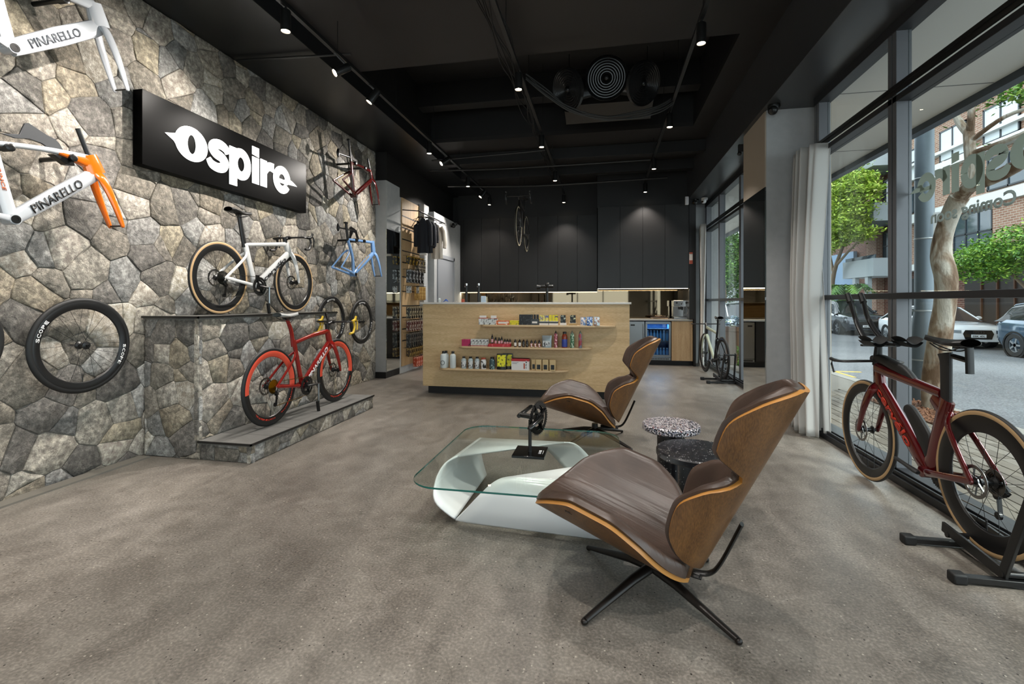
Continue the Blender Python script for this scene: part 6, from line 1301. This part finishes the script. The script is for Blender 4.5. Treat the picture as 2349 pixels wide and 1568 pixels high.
# ---- cars
def car(label, loc, rz, paint, Ln=4.4, W_=1.8, H_=1.45, suv=False, plate='AB12CD', seed=0):
    t = thing('car', label, 'car', loc, rz); h2 = W_ / 2        # nose towards +x
    xs = np.array([-1, -.97, -.88, -.6, -.3, 0, .3, .55, .75, .9, .97, 1]) * Ln / 2
    zb = [.42, .3, .25, .22, .2, .2, .2, .2, .22, .22, .22, .25]
    belt = [.75, .88, .93, .93, .93, .92, .9, .86, .81, .76, .71, .64] if not suv else [.8, 1.0, 1.05, 1.04, 1.03, 1.02, 1.0, .98, .95, .9, .85, .76]
    ww = [.72, .84, .94, 1, 1, 1, 1, 1, .98, .94, .88, .8]; b = MB()
    def f(u, v):
        i = u * (len(xs) - 1); x = interp(i, range(12), xs); z0, z1, w_ = interp(i, range(12), zb), interp(i, range(12), belt), interp(i, range(12), ww) * h2
        # v around: bottom left .. up .. over .. down
        pts = [(-.86, 0), (-.98, .25), (-1, .55), (-.985, .85), (-.9, .97), (-.5, 1.02), (0, 1.035), (.5, 1.02), (.9, .97), (.985, .85), (1, .55), (.98, .25), (.86, 0)]
        j = v * 12; a = interp(j, range(13), [p[0] for p in pts]); c = interp(j, range(13), [p[1] for p in pts]); return (x, a * w_, z0 + (z1 - z0) * c)
    b.grid(f, 45, 37)
    A = [f(0, j / 36) for j in range(37)]; b.add(A, [tuple(range(37))]); A = [f(1, j / 36) for j in range(37)]; b.add(A, [tuple(range(37))]); b.add([f(0, 0), f(1, 0), f(1, 1), f(0, 1)], [(0, 1, 2, 3)])
    b.build('car_body', paint, t, angle=45)
    # greenhouse: glass with a painted roof
    zt = H_; zr = belt[5]; gx = ([-.93, -.78, -.45, 0, .22, .58] if suv else [-.86, -.62, -.3, 0, .18, .56]); gx = [g * Ln / 2 for g in gx]; gz = [zr - .02, zt - .12, zt - .01, zt, zt - .04, zr - .04]; gw = [.86, .74, .72, .72, .73, .86]
    def g(u, v):
        i = u * 5; x = interp(i, range(6), gx); z = interp(i, range(6), gz); w_ = interp(i, range(6), gw) * h2; pts = [(-1.2, 0), (-1.12, .45), (-1.02, .85), (-.8, .98), (0, 1.02), (.8, .98), (1.02, .85), (1.12, .45), (1.2, 0)]
        j = v * 8; a = interp(j, range(9), [p[0] for p in pts]); c = interp(j, range(9), [p[1] for p in pts]); return (x, a * w_ * .97, zr - .05 + (z - zr + .05) * c)
    MB().grid(g, 31, 25).build('windows', mat('car_glass', '10161c', .06, spec=.8), t, angle=60)
    r = MB(); r.grid(lambda u, v: Vector(g(.2 + .58 * u, .34 + .32 * v)) + Vector((0, 0, .012)), 16, 9).build('roof', paint, t)
    for s in (-1, 1):
        for (a, w__) in ((.5, .04), (.2, .03), (.8, .035)): pass
        P = [Vector(g(u, .5 + s * .19)) + Vector((0, s * .006, .006)) for u in np.linspace(.02, .98, 16)]; MB().tube(P, .022, 6).build('roof_rail', paint, t)
        for u in (.46,): MB().tube([Vector(g(u, .5 + s * q)) + Vector((0, s * .008, 0)) for q in (.49, .35, .2)], .03, 6).build('door_pillar', BLKP, t)
        m = MB(); m.sphere((.3 * Ln / 2, s * (h2 + .08), zr + .06), (.07, .1, .06), 10); m.build('wing_mirror', paint, t)
        MB().bar((Ln / 2 + .0, s * h2 * .52, belt[11] - .07), (Ln / 2 - .01, s * h2 * .78, belt[11] - .06), .03, .09).bar((Ln / 2 - .01, s * h2 * .78, belt[11] - .06), (Ln / 2 * .93, s * h2 * .925, belt[11] - .03), .03, .09).build('headlight', mat('headlight', 'aeb6bb', .1, metal=.5), t)
        MB().box(-Ln / 2 * .985, -Ln / 2 * .9, s * h2 * .74 - .06, s * h2 * .74 + .06, .72, .86).build('tail_light', mat('tail_red', '8f1412', .2), t)
        for x in (-Ln * .30, Ln * .315):
            q = Matrix.Translation((x, s * (h2 - .10), .33)) @ Matrix.Rotation(PI / 2, 4, 'X')
            wl_ = MB().lathe([(.2, -.1), (.31, -.1), (.33, -.08), (.33, .08), (.31, .1), (.2, .1)], 28, q, closed=True).build('wheel', TYRE, t); k = MB().lathe([(.0001, -.09 * s * -1 * -1), (.05, .09 * -s), (.05, .07 * -s), (.0001, .07 * -s)], 12, q).lathe([(.18, -.08), (.215, -.08), (.215, .08), (.18, .08)], 24, q, closed=True)
            for e in range(5): a = e * 2 * PI / 5; k.bar(q @ Vector((0, 0, -s * .08)), q @ Vector((.19 * math.cos(a), .19 * math.sin(a), -s * .08)), .05, .02, (0, 1, 0))
            k.build('rim', mat('alloy_rim', 'a5a8aa', .3, metal=.8), wl_)
            MB().lathe([(.335, -.11), (.385, -.11), (.385, .105), (.335, .105)], 28, q, closed=True).build('wheel_arch', BLKP, t) if suv else None
    gz0 = .33; gz1 = belt[11] - .02
    MB().prism([(-.36, gz0), (.36, gz0), (.42, gz1 - .12), (.36, gz1), (-.36, gz1), (-.42, gz1 - .12)], basis((Ln / 2 - .005, 0, 0), (0, 1, 0), (-.04, 0, 1)), .03).build('grille', BLKP, t)
    if not suv and paint.name == 'white_car':
        k = MB()
        for i in range(4): k.lathe([(.038, -.004), (.045, -.004), (.045, .004), (.038, .004)], 18, basis((Ln / 2 + .015, -.105 + i * .07, gz1 - .07), (0, 1, 0), (-.04, 0, 1)), closed=True)
        k.build('emblem', CHROME, t)
    n = MB().box(Ln / 2 + .01, Ln / 2 + .03, -.2, .2, .38, .48).build('number_plate', mat('plate_white'), t)
    text(plate, basis((Ln / 2 + .031, -.17, .395), (0, 1, 0), (0, 0, 1)), .34, .06, BLKP, n, bold=.02)
    return t
WC = mat('white_car', 'd3d6d9', .15, coat=1); GC = mat('dark_grey_car', '353a42', .14, coat=1, metal=.5); BC = mat('blue_car', '3d5568', .15, coat=1, metal=.4)
car('white parked sedan across the street, facing the shop window', (11.9, 20.0, -.3), -PI / 2 - .03, WC, 4.45, 1.8, 1.40, plate='EBK 45L')
car('dark grey parked car seen behind the aero bars of the maroon bike', (11.8, 26.3, -.3), -PI / 2 - .03, GC, 4.5, 1.85, 1.62, True)
car('blue-grey parked car cut off at the right edge of the picture', (12.1, 14.2, -.3), -PI / 2, BC, 4.4, 1.85, 1.6, True)
car('white parked car seen low through the far window', (5.6, 21.5, -.3), -PI / 2, WC, 4.4, 1.8, 1.5)
car('silver-white car parked farther up the street behind the far window', (5.7, 28.0, -.3), -PI / 2, mat('silver_car', 'a9adb0', .2, coat=1, metal=.4), 4.6, 1.85, 1.65, True)

# ---- buildings opposite
BRK = m_brick('red_brown_brick', '7e5a4a', '93705d', 'a79c8e', 1.0); BRL = m_brick('buff_brick', '8a7355', 'a08a68', 'b0a48f', 1.0); BRD = m_brick('dark_red_brick', '4f2a20', '6a3c2e', '7d6f63', 1.0)
CW = mat('white_render', 'c9cbca', .8); CG = mat('grey_render_far', '9fa6aa', .8); DK = mat('opening_shade', '0f1214', .3); WF2 = mat('dark_window_frame', '20262c', .4); WGL = mat('far_window_glass', '3a474f', .08, spec=.8); BLD = mat('white_blind', 'c3c9cd', .6)  # DK: near-black slabs paint the shade inside openings
def facade_window(t, X, y0, y1, z0, z1, nx, nz, g, fr=.06):
    f = MB(); f.box(X - .05, X, y0, y1, z0, z0 + fr).box(X - .05, X, y0, y1, z1 - fr, z1)
    for i in range(nx + 1): y = lerp(y0, y1 - fr, i / nx); f.box(X - .05, X, y, y + fr, z0, z1)
    for i in range(1, nz): z = lerp(z0, z1, i / nz); f.box(X - .05, X, y0, y1, z - fr / 2, z + fr / 2)
    w_ = f.build('window_frame', WF2, t); MB().box(X - .02, X - .0, y0, y1, z0, z1).build('pane', g, w_)
t = thing('brick_building', 'red-brown brick apartment building with white floor bands across the street', 'building', (0, 0, 0))
MB().box(15, 22, 18.6, 27.9, 4.95, 9.6).build('brick_wall', BRK, t); MB().box(14.98, 22, 21.2, 27.9, 2.9, 4.95).build('brick_wall', BRK, t); MB().box(15.3, 22, 18.6, 27.9, -.2, 2.9).build('ground_wall', BRD, t)
MB().box(14.8, 22, 12, 19.2, -.2, 9.6).build('brick_bay', BRL, t); MB().box(14.85, 22, 18.2, 21.6, 2.9, 5.4).build('brick_bay', BRK, t)
for z, h, x in ((9.55, .4, 14.65), (7.15, .28, 14.72), (5.05, .42, 14.7), (2.75, .3, 14.7), (7.85, .12, 14.74)): MB().box(x, 22, 12, 27.9, z, z + h).build('floor_band', CW, t)
facade_window(t, 14.97, 26.1, 26.9, 7.45, 8.75, 1, 2, BLD); facade_window(t, 14.97, 23.1, 24.7, 7.5, 8.9, 2, 1, BLD); facade_window(t, 14.97, 20.5, 22.2, 7.5, 8.9, 2, 1, BLD)
facade_window(t, 14.95, 21.7, 23.8, 3.2, 4.95, 3, 2, WGL); facade_window(t, 14.97, 25.6, 27.4, 5.6, 6.9, 2, 1, WGL); facade_window(t, 14.97, 20.0, 22.0, 5.6, 6.9, 2, 1, WGL)
MB().box(15.0, 16.5, 24.4, 27.0, 3.1, 4.7).build('balcony_recess_shade', DK, t); MB().box(14.9, 15, 24.2, 27.6, 3.05, 3.75).build('balcony_parapet', BRK, t)
MB().box(15.2, 15.31, 19.5, 23.6, -.1, 2.4).build('entrance_recess_shade', mat('entrance_shade', '1b120d', .5), t); MB().box(15.15, 15.3, 19.2, 20.0, -.1, 2.4).build('timber_panel', mat('timber_orange', '8a5526', .5, var=.2, vscale=3), t); MB().box(15.2, 15.3, 24.2, 27.6, -.1, 2.4).build('garage_opening_shade', DK, t)  # entrance and garage depth is painted shade on flat dark slabs
for i in range(4): MB().box(15.14, 15.2, 20.2 + i * .8, 20.25 + i * .8, -.1, 2.4).build('door_frame', mat('entrance_timber', '4a2c18', .5), t)
t = thing('balcony_building', 'paler apartment block with deep balconies beyond the brick building', 'building', (0, 0, 0))
MB().box(15.6, 23, 27.9, 38, -.2, 10.6).build('main_wall', BRD, t); MB().box(15.2, 15.7, 30.3, 31.3, -.2, 9.2).build('brick_pier', BRK, t)
for z in (2.6, 5.5, 8.4):
    MB().box(13.9, 15.7, 27.95, 31.2, z, z + .95).build('balcony_parapet', CG, t); MB().box(14.0, 14.05, 28.0, 31.1, z + .95, z + 1.15).build('glass_balustrade', WGL, t)
    MB().box(15.5, 15.62, 28.1, 30.2, z + .4, z + 2.6).build('balcony_opening_shade', DK, t)
facade_window(t, 15.48, 28.2, 30.1, 6.6, 8.0, 3, 2, WGL); facade_window(t, 15.48, 28.2, 30.1, 3.6, 5.1, 3, 2, WGL)
for y in (28.6, 29.9): MB().box(13.95, 14.15, y, y + .3, -.2, 2.6).build('column', CG, t)
t = thing('white_house', 'white and pale blue house seen low behind the leafy tree', 'building', (0, 0, 0)); MB().box(15.4, 24, 38, 60, -.2, 4.6).build('house_wall', CW, t); MB().box(15.3, 15.5, 33.0, 38, -.2, 4.4).build('blue_wall', mat('blue_render', '7c93ab', .8), t); MB().box(15.0, 24, 38, 60, 4.6, 4.9).build('roof', CG, t)
t = thing('end_building', 'long pale building closing the street behind the trees', 'building', (0, 0, 0)); MB().box(-6, 12.5, 46, 50, -.2, 7).build('house_wall', CG, t); MB().box(-6.2, 12.7, 45.8, 50, 7, 7.3).build('roof', CW, t)
for i in range(6): facade = MB().box(-4 + i * 2.8, -2.6 + i * 2.8, 45.93, 46, 2.5, 4.2).build('window', WGL, t)
